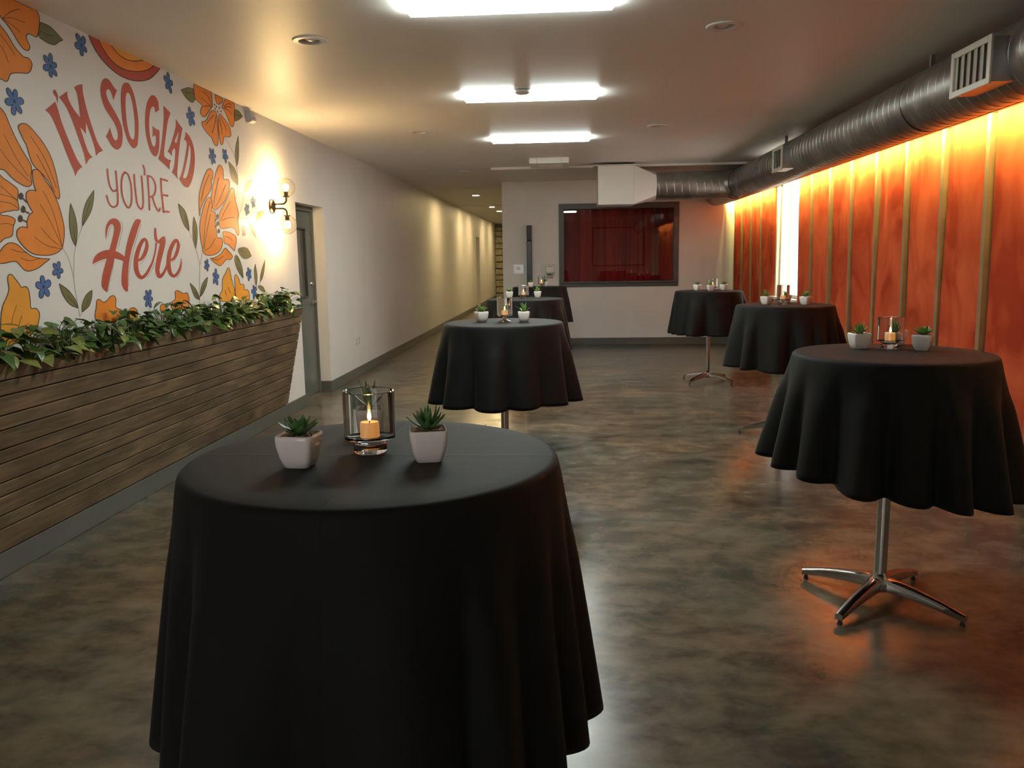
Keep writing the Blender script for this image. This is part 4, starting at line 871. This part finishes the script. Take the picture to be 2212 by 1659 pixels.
o = empty('smoke_detector', (-0.345, 6.60, ZC), 'round white smoke detector on the ceiling before the middle light', 'smoke detector')
MB().lathe([(0.066, 0), (0.066, -0.012), (0.060, -0.016)], 32, (-0.345, 6.58, ZC)).build('detector_base', M['plastic'], o, smooth=True)
MB().lathe([(0.055, -0.016), (0.055, -0.022)], 32, (-0.345, 6.58, ZC)).build('vent_gap', M['lcd'], o, smooth=True)
MB().lathe([(0.062, -0.022), (0.060, -0.034), (0.045, -0.046), (0.012, -0.050)], 32, (-0.345, 6.58, ZC)).build('detector_cap', M['plastic'], o, smooth=True)

o = empty('ceiling_vent', (-0.23, 11.35, ZC), 'white square air vent hanging from the ceiling before the back wall', 'vent')
slab(MB(), 'z', ZC - 0.075, ZC, -0.50, 0.02, 11.02, 11.62, [(-0.40, -0.08, 11.14, 11.52)]).build('vent_frame', M['white_metal'], o, bevel=0.006)
MB().box(-0.40, -0.08, 11.14, 11.52, ZC - 0.03, ZC - 0.001).build('vent_throat', M['grille_dark'], o)
for k in range(6):
    y = 11.155 + k * 0.062
    MB().loft([[(x, y, ZC - 0.034), (x, y + 0.045, ZC - 0.072), (x, y + 0.049, ZC - 0.070), (x, y + 0.004, ZC - 0.032)] for x in (-0.399, -0.081)]).build('vent_slat', M['white_metal'], o)

# ------------------------------------------------------------------ air duct on the right
duct = empty('air_duct', (2.43, 6.5, 2.28), 'long galvanised spiral air duct with side outlets under the ceiling along the orange curtains', 'duct')
DXc, DZc, DR = 2.43, 2.48, 0.20
def spiral(p0, axis, length, r, pitch=0.105, n=40):
    mb = MB(); prof = [(0.0, 0.0), (0.04, 0.0026), (0.08, 0.0), (0.12, 0.0), (0.5, 0.0), (0.96, 0.0)]
    us = []
    k = -1
    while k * pitch < length + pitch:
        for a, d in prof: us.append((k * pitch + a * pitch, d))
        k += 1
    rings = []
    for u, d in us:
        ring = []
        for j in range(n):
            th = 2 * PI * j / n; uu = min(max(u + pitch * j / n, 0), length); rr = r + d
            c, s_ = rr * math.cos(th), rr * math.sin(th)
            ring.append((p0[0] + c, p0[1] + uu, p0[2] + s_) if axis == 'y' else (p0[0] + uu, p0[1] + c, p0[2] + s_))
        rings.append(ring)
    mb.loft(rings, cap=False)
    return mb
spiral((DXc, -1.0, DZc), 'y', 14.85, DR).build('main_duct', M['zinc'], duct, smooth=True, angle=1.0)
capm = MB(); capm.tube([(DXc, 13.80, DZc), (DXc, 13.86, DZc)], DR + 0.006, 40); capm.tube([(DXc, -1.02, DZc), (DXc, -0.98, DZc)], DR + 0.006, 40)
capm.build('end_cap', M['zinc'], duct, smooth=True)
spiral((1.22, 12.06, 2.465), 'x', 1.06, 0.192).build('branch_duct', M['zinc'], duct, smooth=True, angle=1.0)
# saddle where the branch meets the main duct
rings = []
for off in (0.0, 0.03):
    ring = []
    for j in range(40):
        th = 2 * PI * j / 40; rr = 0.200 + 0.012 * (off > 0)
        yy, zz = 12.06 + rr * math.cos(th), 2.465 + rr * math.sin(th)
        hz = min(0.207, max(0.0, abs(zz - DZc)))
        ring.append((DXc - math.sqrt(max(0.0, 0.2075 ** 2 - hz ** 2)) - 0.05 + off * 1.6, yy, zz))
    rings.append(ring)
MB().loft(rings, cap=False).build('saddle_collar', M['zinc'], duct, smooth=True)
pb = MB(); pb.box(0.425, 0.925, 11.80, 12.32, 2.205, 2.74); pb.build('plenum_box', M['white_metal'], duct, bevel=0.003)
MB().box(0.36, 0.99, 11.73, 12.38, 2.732, 2.744).build('plenum_flange', M['white_metal'], duct)
rect = []; circ = []
for j in range(40):
    th = 2 * PI * j / 40; c, s_ = math.cos(th), math.sin(th); k = 1 / max(abs(c), abs(s_))
    rect.append((0.926, 12.06 + 0.26 * c * k, 2.4725 + 0.265 * s_ * k)); circ.append((1.245, 12.06 + 0.196 * c, 2.465 + 0.196 * s_))
MB().loft([rect, circ]).build('transition', M['white_metal'], duct, smooth=True, angle=0.4)
for (y0, y1) in ((4.53, 4.975), (8.66, 9.06)):
    z0, z1 = 2.325, 2.570; xf = 2.15
    rb = slab(MB(), 'x', xf + 0.012, 2.33, y0 + 0.012, y1 - 0.012, z0 + 0.012, z1 - 0.012, [(y0 + 0.03, y1 - 0.03, z0 + 0.03, z1 - 0.03)]).build('outlet_box', M['zinc'], duct)
    MB().box(xf + 0.024, xf + 0.030, y0 + 0.03, y1 - 0.03, z0 + 0.03, z1 - 0.03).build('outlet_throat', M['grille'], rb)
    slab(MB(), 'x', xf, xf + 0.014, y0, y1, z0, z1, [(y0 + 0.035, y1 - 0.035, z0 + 0.035, z1 - 0.035)]).build('grille_frame', M['grille'], rb, bevel=0.003)
    n = 6
    for k in range(n):
        y = y0 + 0.045 + (y1 - y0 - 0.09) * k / (n - 1)
        MB().loft([[(xf + 0.004, y - 0.036, z), (xf + 0.018, y + 0.034, z), (xf + 0.020, y + 0.034, z), (xf + 0.006, y - 0.036, z)] for z in (z0 + 0.03, z1 - 0.03)]).build('louver', M['grille'], rb)
for y in (2.0, 5.9, 9.6, 13.0):
    mb = MB(); N = 30; ring = []
    for k in range(N + 1):
        th = 2 * PI * k / N; ring.append((DXc + 0.2065 * math.cos(th), DZc + 0.2065 * math.sin(th)))
    rr = [[(x, y + dy, z) for x, z in ring[:-1]] for dy in (-0.014, 0.014)]
    mb.loft(rr, cap=False); mb.box(DXc - 0.014, DXc + 0.014, y - 0.012, y + 0.012, DZc + 0.205, ZC)
    mb.build('hanger_strap', M['zinc'], duct, smooth=True, angle=0.5)

# warm light bar between duct and curtains
bar = empty('light_bar', (2.595, 6.5, 2.317), 'long thin dark light bar washing warm light over the tops of the orange curtains', 'light')
BY0, BY1 = 2.6, 13.95
mb = MB(); mb.box(2.583, 2.590, BY0, BY1, 2.314, 2.352); mb.box(2.590, 2.710, BY0, BY1, 2.347, 2.352)  # top flange widened to block light rising behind the duct
mb.build('bar_channel', M['bar'], bar)
MB().add([(2.592, BY0, 2.328), (2.592, BY0, 2.346), (2.592, BY1, 2.346), (2.592, BY1, 2.328)], [(3, 2, 1, 0)]).build('led_tape', M['tape'], bar)
for y in (2.8, 5.2, 7.2, 10.4, 13.4):
    MB().box(2.594, 2.604, y - 0.01, y + 0.01, 2.352, 2.385).build('bar_bracket', M['bar'], bar)

# ------------------------------------------------------------------ orange curtain panels along the right wall
seams_far = [11.30, 11.97, 12.62, 13.28, 13.95]
seams_near = [10.13] + [9.53 - 0.6475 * k for k in range(0, 11)]
def suede_panel(y0, y1, seed, zb=0.105, zt=2.70):
    rnd = random.Random(seed); ny, nz = 14, 24; ph = rnd.uniform(0, 6.28); lean = 0.0
    front = []; back = []
    for j in range(nz):
        t = j / (nz - 1); z = zb + (zt - zb) * t
        fr_, bk_ = [], []
        for i in range(ny):
            u = i / (ny - 1)
            edge = min(u, 1 - u) * (y1 - y0)
            rnd_in = 0.020 * (1 - min(1.0, edge / 0.05)) ** 2
            wav = 0.007 * math.sin(5 * u + 2.2 * z + ph) + 0.005 * math.sin(9 * u - 1.3 * z + 2 * ph)
            wav *= 1.0 if t < 0.75 else 0.25
            wob = 0.008 * math.sin(2.1 * z + ph) * (1 if u > 0.5 else 0.6)
            x = 2.742 - 0.030 * t + rnd_in + wav
            fr_.append((x, y0 + (y1 - y0) * u + wob, z)); bk_.append((min(x + 0.024, XR - 0.006), y0 + (y1 - y0) * u + wob, z))
        front.append(fr_); back.append(bk_)
    rings = [f_ + b_[::-1] for f_, b_ in zip(front, back)]
    return MB().loft(rings)
for y, hw in [(s_, 0.025) for s_ in seams_near[1:]] + [(s_, 0.017) for s_ in seams_far[1:-1]]:
    q = [(2.728, 0.105), (2.698, 2.70), (XR - 0.001, 2.70), (XR - 0.001, 0.105)]
    MB().loft([[(x, y - hw, z) for x, z in q], [(x, y + hw, z) for x, z in q]]).build('seam_batten', M['batten'], wall_right)
ordn = ['first', 'second', 'third', 'fourth', 'fifth', 'sixth', 'seventh', 'eighth', 'ninth', 'tenth', 'eleventh', 'twelfth', 'thirteenth', 'fourteenth', 'fifteenth', 'sixteenth', 'seventeenth']
for i in range(4):
    o = suede_panel(seams_far[i] + 0.020, seams_far[i + 1] - 0.020, 50 + i).build('suede_curtain_panel', M['suede'], smooth=True, angle=0.9)
    tag(o, 'orange suede curtain panel, %s beyond the bright window towards the back wall' % ordn[i], 'curtain', 'orange curtain panels')
for i in range(len(seams_near) - 1):
    a, b = seams_near[i + 1], seams_near[i]
    o = suede_panel(a + 0.0285, b - 0.0285, 80 + i).build('suede_curtain_panel', M['suede'], smooth=True, angle=0.9)
    tag(o, 'orange suede curtain panel, %s from the bright window towards the camera' % ordn[i], 'curtain', 'orange curtain panels')

# ------------------------------------------------------------------ cocktail tables
def make_table():
    root = empty('cocktail_table')
    MB().lathe([(0.372, 1.040), (0.380, 1.044), (0.380, 1.062), (0.374, 1.066)], 64).build('tabletop', M['table'], root, smooth=True, local=True)
    MB().lathe([(0.15, 1.030), (0.15, 1.040)], 24).build('mounting_plate', M['steel_leg'], root, local=True)
    N = 40; rr = []
    for z in (0.085, 1.031):
        rr.append([((0.0255 - 0.0012 * (j % 4 == 0)) * math.cos(2 * PI * j / N), (0.0255 - 0.0012 * (j % 4 == 0)) * math.sin(2 * PI * j / N), z) for j in range(N)])
    MB().loft(rr).build('column', M['steel_leg'], root, smooth=True, angle=0.9, local=True)
    MB().lathe([(0.030, 0.046), (0.046, 0.056), (0.050, 0.084), (0.042, 0.108), (0.030, 0.122), (0.0262, 0.128)], 32).build('hub', M['steel_leg'], root, smooth=True, local=True)
    for k in range(4):
        a = PI / 4 + k * PI / 2; ca, sa = math.cos(a), math.sin(a); rings = []
        for t in [i / 12 for i in range(13)]:
            r = 0.025 + 0.325 * t
            top = 0.112 - 0.066 * t ** 1.5; hh = 0.058 * (1 - t) + 0.026 * t; ww = 0.026 * (1 - t) + 0.0165 * t
            ring = []
            for (u, w_) in ((-1, 0), (-0.72, 0.8), (0, 1), (0.72, 0.8), (1, 0), (0.9, -1), (-0.9, -1)):
                zz = top - hh * 0.22 + (hh * 0.22 * w_ if w_ > 0 else hh * 0.78 * w_)
                ring.append((r * ca - u * ww * sa, r * sa + u * ww * ca, zz))
            rings.append(ring)
        leg = MB().loft(rings).build('leg', M['steel_leg'], root, smooth=True, angle=0.8, local=True)
        MB().lathe([(0.010, 0.0), (0.011, 0.004), (0.008, 0.010), (0.006, 0.0215)], 12, (0.338 * ca, 0.338 * sa, 0)).build('glide_foot', M['rubber'], leg, smooth=True, local=True)
    return root

def cloth(R, z0, L0, seed, nl, shift=(0, 0), amp=0.112, flare=0.055, ph=0.0, gaps=None):
    rnd = random.Random(seed); nth, ns = 220, 22
    cuts = gaps
    if cuts is None:
        cuts = []; a = ph
        ws = [rnd.uniform(0.65, 1.45) for _ in range(nl)]; tot = sum(ws)
        for w_ in ws: cuts.append(a); a += w_ / tot * 2 * PI
    else: cuts = sorted(c % (2 * PI) for c in cuts); nl = len(cuts)
    amps = [rnd.uniform(0.6, 1.25) for _ in range(nl)]
    asym = [rnd.uniform(-0.18, 0.18) for _ in range(nl)]
    def bump(th):
        th = th % (2 * PI)
        for i in range(nl):
            a = cuts[i]; b = cuts[(i + 1) % nl] + (2 * PI if i == nl - 1 else 0)
            q = th + (2 * PI if th < cuts[0] else 0)
            if a <= q < b:
                t = (q - a) / (b - a); t = min(max(t + asym[i] * math.sin(PI * t), 0), 1); wid = (b - a) / (2 * PI / nl)
                return amps[i] * min(1.25, wid ** 0.5) * (math.sin(PI * t) ** 0.85)
        return 0
    bs = [bump(2 * PI * j / nth) for j in range(nth)]
    bs = [sum(bs[(j + d) % nth] for d in (-1, 0, 1)) / 3 for j in range(nth)]
    rings = []
    def ring(fn): rings.append([fn(2 * PI * j / nth, bs[j]) for j in range(nth)])
    for r in (0.06, 0.16, 0.26, 0.33, R - 0.016): ring(lambda th, b, r=r: (r * math.cos(th), r * math.sin(th), z0))
    for k in (1, 2, 3):
        a = k / 3 * PI / 2 * 0.96
        ring(lambda th, b, a=a: ((R - 0.016 + 0.016 * math.sin(a)) * math.cos(th), (R - 0.016 + 0.016 * math.sin(a)) * math.sin(th), z0 - 0.016 * (1 - math.cos(a))))
    for i in range(1, ns + 1):
        s = i / ns
        def fn(th, b, s=s):
            L = L0 * (1 + 0.045 * (b - 0.5)) + shift[0] * math.cos(th) + shift[1] * math.sin(th)
            rr = R + 0.001 + flare * s ** 0.85 + amp * (b - 0.35) * s ** 0.9 * min(1.0, 0.25 + s * 2.2)
            dr = rr - R
            z = z0 - 0.016 - math.sqrt(max(1e-5, (L * s) ** 2 - dr ** 2)) 
            return (rr * math.cos(th), rr * math.sin(th), z)
        ring(fn)
    mb = MB(); mb.loft(rings, cap=False); mb.f = [q[::-1] for q in mb.f]
    n = len(mb.v); mb.v.append((0, 0, z0)); mb.f += [(n, j, (j + 1) % nth) for j in range(nth)]
    return mb

# name, x, y, base turn, cloth seed, folds, cloth length, shift, words
TABLES = [
    ('near', -0.41, 1.66, 0.3, 7, 12, 0.575, (0.0, 0.0), 'large foreground table'),
    ('left_2', -0.42, 5.29, 0.5, 12, 13, 0.49, (0.0, 0.0), 'second table on the left'),
    ('left_3', -0.44, 8.40, 0.0, 23, 13, 0.49, (0.0, 0.0), 'third table on the left'),
    ('left_4', -0.41, 11.90, 0.3, 31, 13, 0.49, (0.0, 0.0), 'farthest left table'),
    ('right_3', 1.645, 9.78, 0.0, 44, 13, 0.485, (0.0, 0.0), 'farthest right table'),
    ('right_2', 1.765, 6.85, PI / 4, 52, 13, 0.50, (0.02, 0.0), 'middle right table'),
    ('right_1', 1.325, 3.44, 0.0, 61, 13, 0.508, (0.055, 0.0), 'nearest right table'),
]
CLOTH_WORDS = {'near': 'black floor-length-looking cloth over the large foreground table'}
CUTS = {'near': (-56, -38, -22, -6, 14, 42, 75, 112, 150, 182, 206, 229, 262)}
proto = make_table()
first = True
for (nm, x, y, rz, seed, nl, L0, sh, words) in TABLES:
    tb = proto if first else copy_tree(proto); first = False
    tb.location = (x, y, 0); tb.rotation_euler = (0, 0, rz)
    tag(tb, 'chrome pedestal cocktail table under a black cloth, the ' + words, 'table', 'cocktail tables')
    c = cloth(0.388, 1.0695, L0, seed, nl, sh, gaps=[math.radians(g) for g in CUTS[nm]] if nm in CUTS else None).build('tablecloth', M['cloth'], smooth=True, angle=0, origin=(0, 0, 0))
    c.location = (x, y, 0)
    s_ = c.modifiers.new('thickness', 'SOLIDIFY'); s_.thickness = 0.0016; s_.offset = 1.0
    tag(c, 'black round tablecloth draped over the ' + words, 'tablecloth', 'black tablecloths')
ZT = 1.0716

# ------------------------------------------------------------------ things on the tables
def make_hurricane(kind):
    root = empty('glass_candle_holder')
    if kind == 'low':
        ft = [(0.001, 0.0), (0.032, 0.0), (0.0355, 0.004), (0.0355, 0.016), (0.033, 0.0195), (0.0315, 0.024), (0.034, 0.0275), (0.001, 0.0280)]
        z0, R, H = 0.0282, 0.0545, 0.104
    else:
        ft = [(0.001, 0.0), (0.043, 0.0), (0.044, 0.003), (0.030, 0.008), (0.013, 0.014), (0.0105, 0.022), (0.014, 0.029), (0.026, 0.0345), (0.001, 0.035)]
        z0, R, H = 0.0352, 0.050, 0.121
    MB().lathe(ft, 40, cap=False).build('glass_foot', M['solid_glass'], root, smooth=True, local=True, angle=0.7)
    w_ = 0.0034
    bd = [(0.001, 0.0), (R - 0.006, 0.0), (R - 0.001, 0.003), (R, 0.008), (R, H), (R - w_ / 2, H + 0.001), (R - w_, H), (R - w_, 0.010), (R - 0.008, 0.0065), (0.001, 0.006)]
    MB().lathe([(r, z0 + z) for r, z in bd], 56, cap=False).build('glass_cylinder', M['solid_glass'], root, smooth=True, local=True, angle=0.7)
    root['floor_z'] = z0 + 0.0066
    return root

def make_candle():
    root = empty('led_candle')
    wax = MB().lathe([(0.001, 0), (0.0195, 0), (0.0205, 0.002), (0.0200, 0.030), (0.0185, 0.0325), (0.012, 0.0305), (0.001, 0.0295)], 32, cap=False).build('wax_body', M['wax'], root, smooth=True, local=True)
    MB().tube([(0, 0, 0.028), (0, 0, 0.036)], 0.0012, 6).build('wick', M['wick'], wax, local=True)
    fl = [(0.0005, 0.034), (0.0030, 0.037), (0.0045, 0.042), (0.0038, 0.048), (0.0018, 0.054), (0.0004, 0.059)]
    MB().lathe(fl, 14, cap=False).build('flame', M['flame'], wax, smooth=True, local=True)
    return root

def blade(length, width, thick, curl, n=6, tip=0.06, belly=0.45):
    """one fleshy leaf growing along +x from the origin and curling up"""
    rings = []
    for i in range(n + 1):
        t = i / n
        w_ = width * (math.sin(PI * min(1, (t * (1 - belly) / belly if t < belly else (1 - belly + (t - belly))) * 0.5 / (1 - belly) if False else t ** 0.8 * 0.93 + 0.06)) ** 0.75) if t < 1 else width * tip
        if t == 0: w_ = width * 0.45
        a = curl * t; x = length * (math.sin(a) / curl if abs(curl) > 1e-4 else t) ; z = length * ((1 - math.cos(a)) / curl if abs(curl) > 1e-4 else 0)
        h_ = thick * (1 - 0.75 * t)
        nx, nz = -math.sin(a), math.cos(a)
        rings.append([(x, -w_, z), (x + nx * h_ * 0.35, -w_ * 0.5, z + nz * h_ * 0.35), (x + nx * h_ * 0.1, 0, z + nz * h_ * 0.1), (x + nx * h_ * 0.35, w_ * 0.5, z + nz * h_ * 0.35), (x, w_, z),
                      (x - nx * h_ * 0.6, w_ * 0.55, z - nz * h_ * 0.6), (x - nx * h_, 0, z - nz * h_), (x - nx * h_ * 0.6, -w_ * 0.55, z - nz * h_ * 0.6)])
    return MB().loft(rings)

def make_pot(kind, detail, m_leaf, seed):
    rnd = random.Random(seed)
    root = empty('potted_succulent')
    mb = MB()
    def sq(h, r, z, n=6):
        pts = []
        for cx, cy, a0 in ((1, 1, 0), (-1, 1, PI / 2), (-1, -1, PI), (1, -1, 1.5 * PI)):
            for k in range(n):
                a = a0 + PI / 2 * k / (n - 1); pts.append((cx * (h - r) + r * math.cos(a), cy * (h - r) + r * math.sin(a), z))
        return pts
    prof = [(0.0240, 0.009, 0.0), (0.0265, 0.010, 0.002), (0.0330, 0.011, 0.022), (0.0372, 0.011, 0.045), (0.0382, 0.011, 0.060), (0.0376, 0.0105, 0.0650), (0.0360, 0.010, 0.0665), (0.0342, 0.005, 0.0650), (0.0335, 0.005, 0.055)]
    mb.loft([sq(h, r, z) for h, r, z in prof])
    mb.build('pot', M['ceramic'], root, smooth=True, local=True, angle=0.75)
    g = MB(); n = 14; v = []; f = []
    for j in range(n):
        for i in range(n):
            e = i in (0, n - 1) or j in (0, n - 1)
            v.append((-0.033 + 0.066 * i / (n - 1), -0.033 + 0.066 * j / (n - 1), 0.0615 if e else 0.0625 + rnd.uniform(-0.001, 0.0045)))
    for j in range(n - 1):
        for i in range(n - 1):
            a = j * n + i; f.append((a, a + 1, a + n + 1, a + n))
    g.add(v, f); g.build('gravel', M['gravel'], root, local=True, kind='stuff')
    leaves = []
    if kind == 'rosette':
        for ring_, (cnt, ln, wd, el) in enumerate(((7, 0.046, 0.0125, 0.30), (6, 0.040, 0.0115, 0.75), (4, 0.030, 0.009, 1.15))):
            for k in range(cnt): leaves.append((k * 2 * PI / cnt + ring_ * 0.5 + rnd.uniform(-0.15, 0.15), el + rnd.uniform(-0.12, 0.12), ln * rnd.uniform(0.9, 1.1), wd, 0.006, 0.35))
    elif kind == 'agave':
        for ring_, (cnt, ln, wd, el) in enumerate(((6, 0.058, 0.0050, 0.55), (5, 0.058, 0.0055, 1.0), (3, 0.052, 0.005, 1.35))):
            for k in range(cnt): leaves.append((k * 2 * PI / cnt + ring_ * 0.6 + rnd.uniform(-0.2, 0.2), el + rnd.uniform(-0.15, 0.15), ln * rnd.uniform(0.85, 1.15), wd, 0.004, 0.15))
    else:
        for ring_, (cnt, ln, wd, el) in enumerate(((8, 0.050, 0.0062, 0.45), (7, 0.048, 0.0062, 0.85), (5, 0.044, 0.006, 1.2))):
            for k in range(cnt): leaves.append((k * 2 * PI / cnt + ring_ * 0.4 + rnd.uniform(-0.15, 0.15), el + rnd.uniform(-0.12, 0.12), ln * rnd.uniform(0.9, 1.1), wd, 0.0055, 0.45))
    allm = MB()
    for (yaw, el, ln, wd, th, curl) in leaves:
        b = blade(ln, wd, th, curl)
        Rm = Matrix.Rotation(yaw, 3, 'Z') @ Matrix.Rotation(-el, 3, 'Y')
        v = [Rm @ Vector(p) + Vector((0, 0, 0.066)) for p in b.v]
        if detail: MB().add(v, b.f).build('leaf', m_leaf, root, smooth=True, local=True, angle=1.2)
        else: allm.add(v, b.f)
    if not detail: allm.build('foliage', m_leaf, root, smooth=True, local=True, angle=1.2)
    return root

PROTO = {}
def place(kind, key, maker, loc, rz, label, cat, group):
    if key not in PROTO: PROTO[key] = maker(); o = PROTO[key]
    else: o = copy_tree(PROTO[key])
    o.location = loc; o.rotation_euler = (0, 0, rz)
    tag(o, label, cat, group)
    return o

def pot(x, y, kind, rz, label, detail=False, bright=True):
    ml = M['agave'] if kind == 'agave' and detail else M['succulent_b' if bright else 'succulent']
    place('pot', ('pot', kind, detail, bright), lambda: make_pot(kind, detail, ml, hash_seed(kind)), (x, y, ZT), rz, label, 'potted plant', 'potted succulents on the tables')
def hash_seed(k): return {'rosette': 5, 'agave': 6, 'finger': 7}[k]
def candle_set(x, y, kind, words):
    o = place('h', ('h', kind), lambda: make_hurricane(kind), (x, y, ZT), 0.0, ('clear glass candle cylinder on a low foot on the ' if kind == 'low' else 'clear glass candle cylinder on a stem foot on the ') + words, 'candle holder', 'glass candle holders')
    place('c', ('c',), make_candle, (x, y, ZT + o['floor_z'] + 0.0004), 0.0, 'glowing white candle in the glass on the ' + words, 'candle', 'lit candles in glasses')

W_ = {t[0]: t[8] for t in TABLES}
W = W_['near']
candle_set(-0.424, 1.690, 'low', W)
pot(-0.538, 1.570, 'rosette', -0.08, 'broad-leaved dark succulent in a white square pot, left on the ' + W, True, False)
pot(-0.286, 1.618, 'finger', 0.22, 'finger-leaved dark succulent in a white square pot, right on the ' + W, True, False)
pot(-0.474, 1.895, 'agave', 0.25, 'spiky grey-green succulent in a white square pot behind the glass on the ' + W, True)
W = W_['right_1']
candle_set(1.371, 3.590, 'low', W)
pot(1.246, 3.600, 'finger', 0.2, 'bushy bright succulent in a white square pot, left on the ' + W, True)
pot(1.475, 3.515, 'rosette', -0.6, 'small green succulent in a white square pot, right on the ' + W, True)
pot(1.450, 3.735, 'finger', 0.4, 'green succulent in a white pot behind the glass on the ' + W)
W = W_['left_2']
candle_set(-0.413, 5.335, 'tall', W)
pot(-0.566, 5.335, 'rosette', 0.55, 'leafy succulent in a white pot, left on the ' + W)
pot(-0.287, 5.300, 'agave', 0.1, 'spiky succulent in a white pot, right on the ' + W)
W = W_['left_3']
candle_set(-0.455, 8.42, 'low', W)
pot(-0.610, 8.55, 'rosette', 0.1, 'succulent in a white pot, left on the ' + W)
pot(-0.316, 8.55, 'agave', 0.0, 'spiky succulent in a white pot, right on the ' + W)
W = W_['left_4']
candle_set(-0.385, 11.93, 'tall', W)
pot(-0.535, 11.85, 'rosette', 0.0, 'succulent in a white pot, left on the ' + W)
pot(-0.335, 12.06, 'finger', 0.0, 'succulent in a white pot, right on the ' + W)
W = W_['right_3']
candle_set(1.715, 9.95, 'low', W)
pot(1.535, 9.95, 'finger', 0.75, 'succulent in a white pot, left on the ' + W)
pot(1.660, 9.76, 'finger', 0.2, 'succulent in a white pot before the glass on the ' + W)
pot(1.835, 9.88, 'finger', 0.7, 'succulent in a white pot, right on the ' + W)
W = W_['right_2']
candle_set(1.760, 6.89, 'tall', W)
pot(1.627, 6.90, 'agave', 0.75, 'spiky succulent in a white pot, left on the ' + W)
pot(1.815, 7.03, 'finger', 0.6, 'succulent in a white pot behind the glass on the ' + W)
pot(1.915, 6.80, 'finger', 0.75, 'bushy succulent in a white pot, right on the ' + W)
